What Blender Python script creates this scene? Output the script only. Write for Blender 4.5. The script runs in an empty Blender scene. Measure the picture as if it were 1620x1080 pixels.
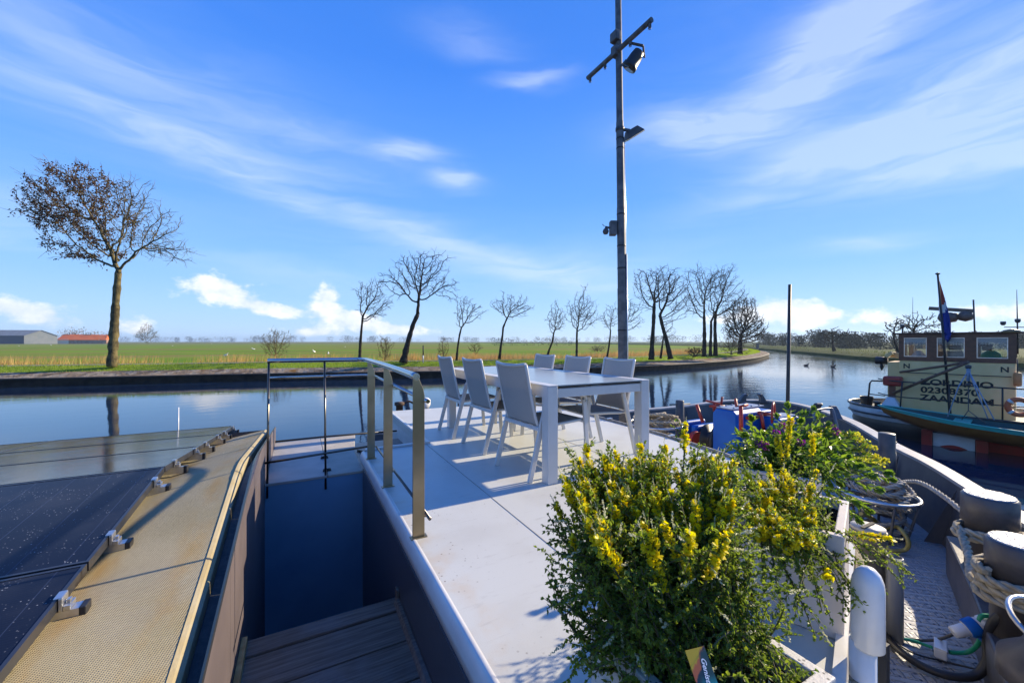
import bpy, bmesh, math, random
import numpy as np
from mathutils import Vector, Matrix, Quaternion
R = math.radians
scene = bpy.context.scene
COL = scene.collection
random.seed(7)

# ------------------------------------------------------------------ camera
H = 1.083
HAZE = 0.0003
YAW = R(28)
FPX = 630.0
cam_d = bpy.data.cameras.new('camera'); cam = bpy.data.objects.new('camera', cam_d); COL.objects.link(cam)
cam_d.sensor_width = 36; cam_d.lens = 14.0; cam_d.clip_start = .02; cam_d.clip_end = 6000
cam.location = (0, 0, H); cam.rotation_euler = (R(90), 0, -YAW)
scene.camera = cam
scene.render.resolution_x = 1024; scene.render.resolution_y = 682
scene.view_settings.view_transform = 'Standard'
scene.view_settings.look = 'None'
scene.view_settings.exposure = 0.9
scene.view_settings.gamma = 1

# ------------------------------------------------------------------ sun and sky
SUN_EL, SUN_AZ = 24.0, 89.5            # azimuth clockwise from +Y
sd = Vector((math.sin(R(SUN_AZ))*math.cos(R(SUN_EL)), math.cos(R(SUN_AZ))*math.cos(R(SUN_EL)), math.sin(R(SUN_EL))))
sun_d = bpy.data.lights.new('sun', 'SUN'); sun = bpy.data.objects.new('sun', sun_d); COL.objects.link(sun)
sun_d.energy = 5.0; sun_d.angle = R(.5); sun_d.color = (1, .84, .60)
sun.rotation_euler = (-sd).to_track_quat('-Z', 'Y').to_euler()

world = bpy.data.worlds.new('World'); scene.world = world; world.use_nodes = True
nt = world.node_tree; nt.nodes.clear()
def N(tree, typ, **kw):
    n = tree.nodes.new(typ)
    for k, v in kw.items(): setattr(n, k, v)
    return n
class G:
    """small math-node builder"""
    def __init__(s, tree): s.t = tree
    def lk(s, a, sock):
        if isinstance(a, (int, float)): sock.default_value = a
        elif isinstance(a, tuple): sock.default_value = a
        else: s.t.links.new(a, sock)
    def m(s, op, a, b=0.0, c=None, clamp=False):
        n = N(s.t, 'ShaderNodeMath', operation=op); n.use_clamp = clamp
        s.lk(a, n.inputs[0]); s.lk(b, n.inputs[1])
        if c is not None: s.lk(c, n.inputs[2])
        return n.outputs[0]
    def ss(s, v, a, b, lo=0., hi=1.):
        n = N(s.t, 'ShaderNodeMapRange', interpolation_type='SMOOTHSTEP')
        s.lk(v, n.inputs[0]); s.lk(a, n.inputs[1]); s.lk(b, n.inputs[2]); s.lk(lo, n.inputs[3]); s.lk(hi, n.inputs[4])
        return n.outputs[0]
    def xyz(s, x, y, z):
        n = N(s.t, 'ShaderNodeCombineXYZ'); s.lk(x, n.inputs[0]); s.lk(y, n.inputs[1]); s.lk(z, n.inputs[2]); return n.outputs[0]
    def sep(s, v):
        n = N(s.t, 'ShaderNodeSeparateXYZ'); s.lk(v, n.inputs[0]); return n.outputs
    def noise(s, v, scale, detail=4, rough=.55, dist=0.):
        n = N(s.t, 'ShaderNodeTexNoise'); s.lk(v, n.inputs['Vector']); n.inputs['Scale'].default_value = scale
        n.inputs['Detail'].default_value = detail; n.inputs['Roughness'].default_value = rough; n.inputs['Distortion'].default_value = dist
        return n.outputs['Fac']
    def mix(s, f, a, b, typ='MIX'):
        n = N(s.t, 'ShaderNodeMixRGB', blend_type=typ); s.lk(f, n.inputs[0]); s.lk(a, n.inputs[1]); s.lk(b, n.inputs[2]); return n.outputs[0]
g = G(nt)
sky = N(nt, 'ShaderNodeTexSky', sky_type='NISHITA'); sky.sun_disc = False
sky.sun_elevation = R(SUN_EL); sky.sun_rotation = R(SUN_AZ); sky.altitude = 0; sky.air_density = 1.0; sky.dust_density = .1; sky.ozone_density = 2.2
hs = N(nt, 'ShaderNodeHueSaturation'); hs.inputs['Saturation'].default_value = 1.28; hs.inputs['Value'].default_value = 1.0; hs.inputs['Hue'].default_value = .512
nt.links.new(sky.outputs[0], hs.inputs['Color'])
tc = N(nt, 'ShaderNodeTexCoord')
dx, dy, dz = g.sep(tc.outputs['Generated'])
# azimuth (deg from heading 28, clockwise) and elevation of the view ray: the clouds live on the sky sphere
az = g.m('SUBTRACT', g.m('MULTIPLY', g.m('ARCTAN2', dx, dy), 57.2958), 28.0)
el = g.m('MULTIPLY', g.m('ARCSINE', dz), 57.2958)
pv = g.xyz(g.m('MULTIPLY', az, .035), g.m('MULTIPLY', el, .12), 0.)
wz = g.m('MULTIPLY', g.m('SUBTRACT', g.noise(pv, 1.1, 4), .5), 7.0)      # slow warp of the streaks
elw = g.m('ADD', el, wz)
def blob(a0, e0, sa, se, rot, k, warp=True):
    """elongated soft patch centred at (a0,e0) degrees"""
    u = g.m('SUBTRACT', az, a0); v = g.m('SUBTRACT', elw if warp else el, e0)
    c, s = math.cos(R(rot)), math.sin(R(rot))
    p = g.m('MULTIPLY_ADD', u, c/sa, g.m('MULTIPLY', v, s/sa))
    q = g.m('MULTIPLY_ADD', u, -s/se, g.m('MULTIPLY', v, c/se))
    r2 = g.m('ADD', g.m('MULTIPLY', p, p), g.m('MULTIPLY', q, q))
    return g.m('MULTIPLY', g.m('EXPONENT', g.m('MULTIPLY', r2, -1.)), k)
def total(lst):
    t = lst[0]
    for x in lst[1:]: t = g.m('ADD', t, x)
    return t
cir = total([
    blob(-46, 22, 17, 1.7, -3, .72), blob(-26, 17.5, 15, 1.7, -14, .6), blob(-4, 12.0, 15, 2.0, -12, .7), blob(9, 9.5, 9, 2.0, -6, .55),
    blob(-47, 27, 15, 2.4, -6, .45), blob(-28, 25, 10, 2.6, -16, .3),
    blob(3.0, 33, 4.6, 1.0, 3, 1.15), blob(-14.5, 24.3, 4.6, 1.3, 5, 1.15), blob(-8, 21.5, 3.4, 1.1, -8, 1.0), blob(-6, 37, 7, 1.6, -4, .35),
    blob(26, 25.5, 9, 2.2, -4, 1.0), blob(36, 29, 8, 2.4, 24, 1.0), blob(43, 34, 9, 4.5, 40, .9), blob(50, 21.5, 14, 3.4, 8, 1.25), blob(52, 16.5, 11, 1.9, -3, 1.15),
    blob(37, 20, 11, 2.0, 14, .6), blob(42, 10.5, 4.5, .9, 0, .6), blob(-58, 12.5, 10, 1.8, 0, .7), blob(-52, 9.5, 4, 1.2, 0, .5),
    blob(-30, 8.5, 12, 1.2, -4, .35), blob(2, 10, 30, 4, 0, .22), blob(50, 30, 26, 13, 10, .28), blob(-40, 22, 26, 9, -8, .2)])
st = g.noise(g.xyz(g.m('MULTIPLY', g.m('ADD', az, g.m('MULTIPLY', el, .5)), .05), g.m('MULTIPLY', elw, .33), 3.), 1.5, 7, .55, .6)
cirm = g.m('MULTIPLY', cir, g.ss(st, .26, .74, .36, 1.08))
cirm = g.m('MINIMUM', cirm, .85)
# cumulus near the horizon
cm = total([
    blob(-36.5, 6.2, 4.2, 1.7, -5, 1.0, False), blob(-31.5, 4.0, 4.5, 1.1, -8, .9, False), blob(-25.0, 6.0, 2.0, 1.7, 0, .95, False), blob(-22.5, 3.2, 5.0, 1.5, -6, .95, False),
    blob(-15.5, 1.6, 6.0, .95, -4, .9, False), blob(-27, 1.2, 5.0, .8, 0, .75, False), blob(-53, 3.3, 2.6, 1.0, 0, .9, False), blob(-49.5, 2.3, 2.6, 1.4, 0, .9, False), blob(-43.5, 1.6, 2.4, 1.2, 0, .75, False),
    blob(33.5, 4.0, 5.0, 1.9, 0, 1.0, False), blob(36.5, 2.6, 3.0, 1.5, 0, .9, False), blob(43.0, 2.4, 2.6, 1.2, 0, .85, False), blob(50.5, 2.6, 3.6, 1.2, 0, .8, False), blob(27, 2.5, 3.6, 1.0, 0, .5, False), blob(-57, 8.4, 1.8, .8, 0, .6, False)])
cn = g.noise(g.xyz(g.m('MULTIPLY', az, .34), g.m('MULTIPLY', el, .50), 0.), 1.0, 8, .6)
cumm = g.ss(g.m('ADD', cm, g.m('MULTIPLY', g.m('SUBTRACT', cn, .5), 1.7)), .42, .88)
# tame the glare round the low sun, then lean towards the deep polarised blue of the day
sc3 = N(nt, 'ShaderNodeSeparateColor'); nt.links.new(hs.outputs[0], sc3.inputs[0])
lum = g.m('MAXIMUM', g.m('MAXIMUM', sc3.outputs[0], sc3.outputs[1]), sc3.outputs[2])
dv_ = g.m('ADD', 1., g.m('MULTIPLY', lum, .14)); cc3 = N(nt, 'ShaderNodeCombineColor')
for i in range(3): nt.links.new(g.m('DIVIDE', sc3.outputs[i], dv_), cc3.inputs[i])
rmp = N(nt, 'ShaderNodeValToRGB'); nt.links.new(g.m('DIVIDE', el, 60., clamp=True), rmp.inputs[0])
cr = rmp.color_ramp
for k, (e_, c_) in enumerate(((0,(.50,.70,.98)),(4,(.38,.63,1.0)),(9,(.24,.52,1.0)),(19,(.125,.37,.95)),(34,(.052,.235,.84)),(60,(.035,.16,.66)))):
    s_ = cr.elements[k] if k < 2 else cr.elements.new(e_/60)
    s_.position = e_/60; s_.color = (*c_, 1)
skyr = g.mix(1., rmp.outputs[0], (8.6,8.6,8.6,1), 'MULTIPLY')
skyh = g.mix(.86, cc3.outputs[0], skyr)
CW = 5.2
skyc2 = g.mix(g.m('MULTIPLY', cirm, .55), skyh, (CW*1.15, CW*1.3, CW*1.5, 1))
cshade = g.mix(g.ss(cn, .35, .75), (CW*1.15, CW*1.25, CW*1.45, 1), (CW*1.7, CW*1.7, CW*1.72, 1))
skyc3 = g.mix(g.m('MULTIPLY', cumm, .88), skyc2, cshade)
bg = N(nt, 'ShaderNodeBackground'); bg.inputs['Strength'].default_value = .080
nt.links.new(skyc3, bg.inputs['Color'])
wo = N(nt, 'ShaderNodeOutputWorld'); nt.links.new(bg.outputs[0], wo.inputs[0])
world.cycles.sampling_method = 'MANUAL'; world.cycles.sample_map_resolution = 512
scene.cycles.max_bounces = 8; scene.cycles.transparent_max_bounces = 12
scene.cycles.volume_step_rate = 4
scene.cycles.caustics_reflective = False; scene.cycles.caustics_refractive = False

# ------------------------------------------------------------------ helpers
def w2(Xc, Yc):   # metres to the right / ahead of the viewpoint -> world
    return (Xc*math.cos(YAW)+Yc*math.sin(YAW), -Xc*math.sin(YAW)+Yc*math.cos(YAW))
def at_z(u, v, z):
    Y = (H-z)*FPX/(v-540); X = (u-810)/FPX*Y
    return Vector((*w2(X, Y), z))
def at_d(u, v, Y):
    X = (u-810)/FPX*Y
    return Vector((*w2(X, Y), H-(v-540)/FPX*Y))
RIGHT = Vector((math.cos(YAW), -math.sin(YAW), 0)); FWD = Vector((math.sin(YAW), math.cos(YAW), 0))

def pmat(name, c1, c2=None, rough=.5, metal=0., scale=4., detail=4, bump=0., bscale=60., spec=.5, coat=0., lo=.35, hi=.65, rvar=0., bdist=.01):
    m = bpy.data.materials.new(name); m.use_nodes = True
    t = m.node_tree; b = t.nodes['Principled BSDF']; gg = G(t)
    b.inputs['Base Color'].default_value = (*c1, 1); b.inputs['Roughness'].default_value = rough; b.inputs['Metallic'].default_value = metal
    b.inputs['Specular IOR Level'].default_value = spec; b.inputs['Coat Weight'].default_value = coat
    tcn = N(t, 'ShaderNodeTexCoord'); v = tcn.outputs['Object']
    if rough >= .9: b.inputs['Specular IOR Level'].default_value = .06
    if c2 is not None:
        f = gg.ss(gg.noise(v, scale, detail), lo, hi)
        t.links.new(gg.mix(f, (*c1, 1), (*c2, 1)), b.inputs['Base Color'])
        if rvar: t.links.new(gg.m('MULTIPLY_ADD', f, rvar, rough), b.inputs['Roughness'])
    if bump:
        bn = N(t, 'ShaderNodeBump'); bn.inputs['Strength'].default_value = bump; bn.inputs['Distance'].default_value = bdist
        t.links.new(gg.noise(v, bscale, 3), bn.inputs['Height']); t.links.new(bn.outputs[0], b.inputs['Normal'])
    return m
def parts_of(m):
    t = m.node_tree; return t, t.nodes['Principled BSDF'], G(t), N(t, 'ShaderNodeTexCoord').outputs['Object']

LOCAL = set()      # empties whose children are modelled in their own axes
class MB:
    """collects shapes; build() links them as one mesh object"""
    def __init__(s): s.v = []; s.f = []; s.sm = []
    def add(s, vs, fs, smooth=False):
        o = len(s.v); s.v += [tuple(p) for p in vs]; s.f += [tuple(i+o for i in f) for f in fs]; s.sm += [smooth]*len(fs); return s
    def box(s, lo, hi, M=None):
        x0, y0, z0 = lo; x1, y1, z1 = hi
        vs = [(x0,y0,z0),(x1,y0,z0),(x1,y1,z0),(x0,y1,z0),(x0,y0,z1),(x1,y0,z1),(x1,y1,z1),(x0,y1,z1)]
        if M is not None: vs = [M @ Vector(p) for p in vs]
        return s.add(vs, [(0,3,2,1),(4,5,6,7),(0,1,5,4),(1,2,6,5),(2,3,7,6),(3,0,4,7)])
    def hexa(s, vs):   # bottom 4 then top 4, ccw
        return s.add(vs, [(0,3,2,1),(4,5,6,7),(0,1,5,4),(1,2,6,5),(2,3,7,6),(3,0,4,7)])
    def bar(s, a, b, w, h, up=(0,0,1)):
        """rectangular bar from a to b; w across, h along up"""
        a = Vector(a); b = Vector(b); d = (b-a).normalized(); up = Vector(up)
        sx = d.cross(up)
        if sx.length < 1e-4: sx = d.cross(Vector((1,0,0)))
        sx.normalize(); uz = sx.cross(d)
        c = lambda p, i, j: p + sx*(i*w/2) + uz*(j*h/2)
        return s.hexa([c(a,-1,-1),c(a,1,-1),c(b,1,-1),c(b,-1,-1),c(a,-1,1),c(a,1,1),c(b,1,1),c(b,-1,1)])
    def prism(s, poly, z0, z1, M=None):
        n = len(poly); vs = [(x,y,z0) for x,y in poly]+[(x,y,z1) for x,y in poly]
        if M is not None: vs = [M @ Vector(p) for p in vs]
        return s.add(vs, [tuple(range(n-1,-1,-1)), tuple(range(n,2*n))]+[(i,(i+1)%n,n+(i+1)%n,n+i) for i in range(n)])
    def tube(s, path, r, n=8, caps=True, closed=False, smooth=True):
        P = [Vector(p) for p in path]; m = len(P)
        rs = r if isinstance(r, (list, tuple)) else [r]*m
        T = []
        for i in range(m):
            a = P[(i-1)%m] if (closed or i > 0) else P[i]; b = P[(i+1)%m] if (closed or i < m-1) else P[i]
            d = b-a; T.append(d.normalized() if d.length > 1e-9 else Vector((0,0,1)))
        ref = Vector((0,0,1)) if abs(T[0].z) < .9 else Vector((1,0,0))
        x = T[0].cross(ref).normalized(); vs = []
        for i in range(m):
            x = (x - T[i]*x.dot(T[i]))
            if x.length < 1e-6: x = T[i].orthogonal()
            x.normalize(); y = T[i].cross(x)
            for k in range(n):
                a = 2*math.pi*k/n; vs.append(P[i]+x*(rs[i]*math.cos(a))+y*(rs[i]*math.sin(a)))
        fs = []
        for i in range(m if closed else m-1):
            j = (i+1)%m
            for k in range(n): fs.append((i*n+k, i*n+(k+1)%n, j*n+(k+1)%n, j*n+k))
        s.add(vs, fs, smooth)
        if caps and not closed:
            o = len(s.v)-len(vs)
            s.f.append(tuple(o+k for k in range(n-1,-1,-1))); s.sm.append(False)
            s.f.append(tuple(o+(m-1)*n+k for k in range(n))); s.sm.append(False)
        return s
    def lathe(s, prof, c=(0,0,0), n=24, M=None, smooth=True):
        """prof: list of (r,z)"""
        vs = []; m = len(prof)
        for r, z in prof:
            for k in range(n):
                a = 2*math.pi*k/n; p = Vector((r*math.cos(a), r*math.sin(a), z))
                if M is not None: p = M @ p
                vs.append(p+Vector(c))
        fs = [(i*n+k, i*n+(k+1)%n, (i+1)*n+(k+1)%n, (i+1)*n+k) for i in range(m-1) for k in range(n)]
        fs2 = [tuple(range(n-1,-1,-1)), tuple((m-1)*n+k for k in range(n))]
        s.add(vs, fs, smooth); o = len(s.v)-len(vs)
        for f in fs2: s.f.append(tuple(i+o for i in f)); s.sm.append(False)
        return s
    def rope(s, path, r, strands=3, pitch=None, n=5):
        """laid rope: strands wound round the path"""
        P = resample(path, r*.9); pitch = pitch or r*7
        L = 0; x = None; fr = []
        for i, p in enumerate(P):
            t = (P[min(i+1,len(P)-1)]-P[max(i-1,0)]).normalized()
            if x is None: x = t.orthogonal()
            x = (x-t*x.dot(t)).normalized(); y = t.cross(x)
            if i: L += (p-P[i-1]).length
            fr.append((p, x.copy(), y, L))
        for k in range(strands):
            pts = [p+x*(r*.52*math.cos(2*math.pi*(l/pitch+k/strands)))+y*(r*.52*math.sin(2*math.pi*(l/pitch+k/strands))) for p, x, y, l in fr]
            s.tube(pts, r*.5, n)
        return s
    def loft(s, rows, smooth=False):
        n = len(rows[0]); vs = [p for r in rows for p in r]
        return s.add(vs, [(i*n+k, i*n+k+1, (i+1)*n+k+1, (i+1)*n+k) for i in range(len(rows)-1) for k in range(n-1)], smooth)
    def build(s, name, mats, parent=None, bevel=0., seg=2):
        off = Vector((0,0,0))
        q = parent
        while q is not None:
            off += q.location
            if q.name in LOCAL: off = Vector((0,0,q.location.z)); break
            q = q.parent
        me = bpy.data.meshes.new(name)
        me.from_pydata([(x-off.x, y-off.y, z-off.z) for x, y, z in s.v], [], s.f)
        me.polygons.foreach_set('use_smooth', s.sm); me.update()
        o = bpy.data.objects.new(name, me); COL.objects.link(o)
        for m in (mats if isinstance(mats, (list, tuple)) else [mats]): me.materials.append(m)
        if parent is not None: o.parent = parent
        if bevel:
            md = o.modifiers.new('bevel', 'BEVEL'); md.width = bevel; md.segments = seg; md.limit_method = 'ANGLE'; md.angle_limit = R(40)
        return o
def resample(path, step):
    P = [Vector(p) for p in path]; out = [P[0]]; 
    for i in range(len(P)-1):
        a, b = P[i], P[i+1]; n = max(1, int((b-a).length/step))
        for k in range(1, n+1): out.append(a.lerp(b, k/n))
    return out
def smooth_path(pts, n=10):
    P = [Vector(p) for p in pts]; out = []
    for i in range(len(P)-1):
        p0, p1, p2, p3 = P[max(i-1,0)], P[i], P[i+1], P[min(i+2,len(P)-1)]
        for k in range(n):
            t = k/n; out.append(.5*((2*p1)+(p2-p0)*t+(2*p0-5*p1+4*p2-p3)*t*t+(3*p1-p0-3*p2+p3)*t**3))
    out.append(P[-1]); return out
def circle(c, r, n=32, z=0, a0=0, a1=2*math.pi):
    return [(c[0]+r*math.cos(a0+(a1-a0)*k/n), c[1]+r*math.sin(a0+(a1-a0)*k/n), c[2]+z) for k in range(n+1)]
def tag(o, label, cat, group=None, kind=None):
    if label: o['label'] = label
    if cat: o['category'] = cat
    if group: o['group'] = group
    if kind: o['kind'] = kind
    return o
def empty(name, loc=(0,0,0), label=None, cat=None, group=None, rz=0., local=False):
    o = bpy.data.objects.new(name, None); COL.objects.link(o); o.location = loc; o.rotation_euler = (0,0,rz); o.empty_display_size = .1
    if local: LOCAL.add(o.name)
    return tag(o, label, cat, group)
def struct(o): o['kind'] = 'structure'; return o
def copy_tree(o, parent=None):
    c = o.copy(); COL.objects.link(c)
    if parent is not None: c.parent = parent
    for ch in list(o.children): copy_tree(ch, c)
    return c
def text_mesh(s, size, name, mat, parent, M, off=0., shear=0., ext=.002, sx=1.):
    cu = bpy.data.curves.new('t', 'FONT'); cu.body = s; cu.size = size; cu.offset = off; cu.extrude = ext; cu.shear = shear
    to = bpy.data.objects.new('t', cu); COL.objects.link(to)
    bpy.context.view_layer.update()
    me = bpy.data.meshes.new_from_object(to.evaluated_get(bpy.context.evaluated_depsgraph_get()))
    bpy.data.objects.remove(to); bpy.data.curves.remove(cu)
    me.transform(Matrix.Diagonal((sx,1,1,1))); me.transform(M)
    me.materials.clear(); me.materials.append(mat)
    o = bpy.data.objects.new(name, me); COL.objects.link(o); o.parent = parent
    return o
# ------------------------------------------------------------------ materials
M_white = pmat('white deck paint', (.535,.545,.51), (.485,.485,.445), .42, scale=2.2, detail=6, bump=.06, bscale=220, lo=.42, hi=.75)
t, b, gg, v = parts_of(M_white)      # grit specks and faint rust dust
col = b.inputs['Base Color'].links[0].from_socket
vo = N(t, 'ShaderNodeTexVoronoi'); t.links.new(v, vo.inputs['Vector']); vo.inputs['Scale'].default_value = 34
spk = gg.m('MULTIPLY', gg.ss(vo.outputs['Distance'], .20, .10), gg.ss(gg.noise(v, 3.1, 3), .52, .66))
spk = gg.m('MULTIPLY', spk, gg.m('MAXIMUM', gg.ss(gg.sep(vo.outputs['Color'])[0], .62, .66), gg.m('MULTIPLY', gg.ss(gg.sep(v)[0], 1.0, .62), gg.ss(gg.sep(vo.outputs['Color'])[0], .25, .3))))
c2 = gg.mix(gg.m('MULTIPLY', spk, .9), col, (.13,.10,.07,1))
px_, py_, pz_ = gg.sep(v)
rst = gg.m('MULTIPLY', gg.ss(px_, .80, .56), gg.ss(gg.noise(v, 5, 5), .42, .70))
c3 = gg.mix(gg.m('MULTIPLY', rst, .42), c2, (.50,.34,.16,1)); scf = gg.ss(gg.noise(gg.xyz(gg.m('MULTIPLY', px_, 2.), gg.m('MULTIPLY', py_, 9.), 0.), 2.6, 6, .65), .56, .72); c3 = gg.mix(gg.m('MULTIPLY', scf, .28), c3, (.30,.285,.25,1)); t.links.new(c3, b.inputs['Base Color'])
M_whitegloss = pmat('white gloss paint', (.62,.62,.60), (.56,.55,.53), .3, scale=6, bump=.02)
M_pitblue = pmat('sky tinted pit wall', (.15,.31,.47), (.125,.27,.42), .32, scale=2, bump=.03)  # far pit wall: blue of the reflected sky put into the base colour
M_wall = pmat('dark hull paint', (.05,.054,.068), (.066,.066,.076), .30, scale=3, bump=.05, bscale=30, spec=.5)
M_coam = pmat('warm grey coaming paint', (.095,.078,.082), (.12,.098,.10), .45, scale=3, bump=.04)
M_gutter = pmat('black gutter', (.02,.025,.03), (.045,.05,.05), .5, scale=20, bump=.2)
M_grey = pmat('grey hatch board', (.30,.29,.28), (.36,.345,.33), .5, scale=5, bump=.1, bscale=120)
M_seam = pmat('dark seam', (.03,.028,.025), None, .8)
# anti-slip roof coating: small raised dots, rust-yellow stains
M_roof = pmat('sand coloured anti-slip coating', (.43,.37,.225), (.37,.315,.175), .8, scale=2.5, detail=6)
t, b, gg, v = parts_of(M_roof)
col = b.inputs['Base Color'].links[0].from_socket
rx, ry, rz = gg.sep(v)
band = gg.m('EXPONENT', gg.m('MULTIPLY', gg.m('POWER', gg.m('DIVIDE', gg.m('ADD', rx, .44), .055), 2.), -1.))
strip = gg.m('EXPONENT', gg.m('MULTIPLY', gg.m('POWER', gg.m('DIVIDE', gg.m('ADD', rx, .74), .05), 2.), -1.))
stn = gg.m('MULTIPLY', gg.m('MAXIMUM', gg.m('MULTIPLY', band, .8), strip), gg.ss(gg.noise(gg.xyz(rx, gg.m('MULTIPLY', ry, .35), rz), 7, 5), .40, .66))
col = gg.mix(gg.m('MULTIPLY', stn, .62), col, (.42,.235,.03,1))
gri = gg.ss(gg.noise(v, 1.6, 3), .5, .7); col = gg.mix(gg.m('MULTIPLY', gri, .35), col, (.33,.31,.26,1))
da = gg.m('SINE', gg.m('MULTIPLY', gg.m('ADD', rx, gg.m('MULTIPLY', ry, .5)), 2*math.pi/.0095))
db = gg.m('SINE', gg.m('MULTIPLY', gg.m('SUBTRACT', ry, gg.m('MULTIPLY', rx, .2)), 2*math.pi/.0118))
dots = gg.ss(gg.m('ADD', gg.m('MULTIPLY', da, db), gg.m('MULTIPLY', gg.noise(v, 70, 3), 1.1)), .35, 1.15)
t.links.new(gg.mix(gg.m('MULTIPLY', dots, .45), col, gg.mix(1., col, (.50,.47,.44,1), 'MULTIPLY')), b.inputs['Base Color'])
bn = N(t, 'ShaderNodeBump'); bn.inputs['Strength'].default_value = .9; bn.inputs['Distance'].default_value = .004
t.links.new(dots, bn.inputs['Height']); t.links.new(bn.outputs[0], b.inputs['Normal'])
M_rooflip = pmat('sand coloured edge', (.34,.295,.19), (.31,.25,.13), .7, scale=9, bump=.2, bscale=90)
M_beige = pmat('beige anti-slip board', (.38,.35,.29), (.44,.40,.33), .8, scale=5, bump=.5, bscale=180)
# weathered dark decking
M_plank = pmat('weathered dark decking', (.05,.047,.044), (.12,.115,.11), .75, scale=3)
t, b, gg, v = parts_of(M_plank)
kx, ky, kz = gg.sep(v)
gr = gg.noise(gg.xyz(gg.m('MULTIPLY', kx, 3.), gg.m('MULTIPLY', ky, 60.), gg.m('MULTIPLY', kz, 60.)), 1.2, 6, .65)
wr = gg.ss(gg.noise(v, 4.5, 4), .45, .72)
cc = gg.mix(gg.ss(gr, .3, .7), (.075,.056,.038,1), (.18,.148,.112,1)); cc = gg.mix(gg.m('MULTIPLY', wr, .5), cc, (.16,.155,.15,1))
t.links.new(cc, b.inputs['Base Color'])
bn = N(t, 'ShaderNodeBump'); bn.inputs['Strength'].default_value = .6; bn.inputs['Distance'].default_value = .004
t.links.new(gr, bn.inputs['Height']); t.links.new(bn.outputs[0], b.inputs['Normal'])
M_pine = pmat('bare pine batten', (.50,.33,.13), (.36,.20,.06), .7, scale=12, bump=.2)
# tread plate: crossed lozenges
M_tread = pmat('grey painted tread plate', (.30,.31,.33), (.38,.38,.38), .42, scale=3, detail=6)
t, b, gg, v = parts_of(M_tread)
sx, sy, sz = gg.sep(v)
def loz(a, c, ph):
    p = gg.m('PINGPONG', gg.m('ADD', a, ph), .5); q = gg.m('PINGPONG', gg.m('ADD', c, ph), .5)
    return gg.m('MULTIPLY', gg.ss(p, .30, .42), gg.ss(q, .12, .28))
ua = gg.m('MULTIPLY', gg.m('ADD', sx, sy), 15.); ub = gg.m('MULTIPLY', gg.m('SUBTRACT', sx, sy), 15.)
hh = gg.m('MAXIMUM', loz(ua, gg.m('MULTIPLY', ub, .5), 0.), loz(ub, gg.m('MULTIPLY', ua, .5), .5))
bn = N(t, 'ShaderNodeBump'); bn.inputs['Strength'].default_value = 1.; bn.inputs['Distance'].default_value = .02
t.links.new(hh, bn.inputs['Height']); t.links.new(bn.outputs[0], b.inputs['Normal'])
M_navy = pmat('dark bulwark paint', (.050,.052,.062), (.085,.084,.09), .38, scale=2.5, bump=.12, bscale=14)
M_rail = pmat('worn light grey bulwark rail', (.42,.41,.39), (.33,.31,.29), .45, scale=8, bump=.1)
M_boll = pmat('purple grey bollard paint', (.050,.047,.052), (.085,.078,.080), .40, scale=7, detail=6, bump=.12, bscale=40)
M_bolltop = pmat('worn tread plate bollard lid', (.52,.51,.49), (.30,.295,.29), .42, scale=16, bump=1., bscale=38, bdist=.012)
M_steel = pmat('brushed stainless steel', (.42,.35,.24), (.30,.24,.14), .33, metal=1., scale=2.2, detail=5, rvar=.12)
M_tubest = pmat('polished stainless tube', (.46,.46,.46), None, .18, metal=1.)
M_rod = pmat('thin stainless rod', (.13,.115,.10), None, .3, metal=1.)
M_alu = pmat('white powder coated frame', (.60,.59,.57), (.55,.54,.51), .38, scale=5, bump=.02)
M_alub = pmat('bare aluminium', (.62,.62,.62), (.5,.5,.5), .32, metal=.9, scale=20)
M_glass_t = pmat('frosted grey table glass', (.33,.36,.36), (.30,.335,.34), .22, scale=1.5, spec=.6)
M_sling = bpy.data.materials.new('grey woven sling'); M_sling.use_nodes = True
t, b, gg, v = parts_of(M_sling)
wv = gg.m('MULTIPLY', gg.m('SINE', gg.m('MULTIPLY', gg.sep(v)[1], 1500.)), gg.m('SINE', gg.m('MULTIPLY', gg.sep(v)[2], 1500.)))
cs = gg.mix(gg.ss(gg.noise(v, 260, 2), .3, .7), (.36,.355,.34,1), (.46,.45,.43,1))
t.links.new(cs, b.inputs['Base Color']); b.inputs['Roughness'].default_value = .8
tr = N(t, 'ShaderNodeBsdfTranslucent'); t.links.new(cs, tr.inputs['Color'])
mx = N(t, 'ShaderNodeMixShader'); mx.inputs[0].default_value = .17
t.links.new(b.outputs[0], mx.inputs[1]); t.links.new(tr.outputs[0], mx.inputs[2]); t.links.new(mx.outputs[0], t.nodes['Material Output'].inputs[0])
M_black = pmat('black plastic', (.018,.018,.02), None, .45)
M_frame = pmat('black anodised frame', (.02,.022,.028), (.03,.03,.035), .28, scale=8, spec=.6)
# photovoltaic glass: dark cells, fine busbars, grit
M_pv = pmat('photovoltaic glass', (.010,.014,.030), None, .16, spec=.07)
t, b, gg, v = parts_of(M_pv)
qx, qy, qz = gg.sep(v)
fin = gg.ss(gg.m('PINGPONG', gg.m('MULTIPLY', qy, 1/.0125), .5), .44, .5)
bus = gg.ss(gg.m('PINGPONG', gg.m('MULTIPLY', qx, 1/.158), .5), .485, .498)
vo = N(t, 'ShaderNodeTexVoronoi'); t.links.new(v, vo.inputs['Vector']); vo.inputs['Scale'].default_value = 88
rr = gg.m('MULTIPLY', gg.ss(vo.outputs['Distance'], .24, .10), gg.ss(gg.sep(vo.outputs['Color'])[1], .50, .56))
dirt = gg.m('MULTIPLY', rr, gg.ss(gg.noise(gg.xyz(gg.m('MULTIPLY', qx, 3.), gg.m('MULTIPLY', qy, 9.), 0.), 1.3, 4), .42, .62))
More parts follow.
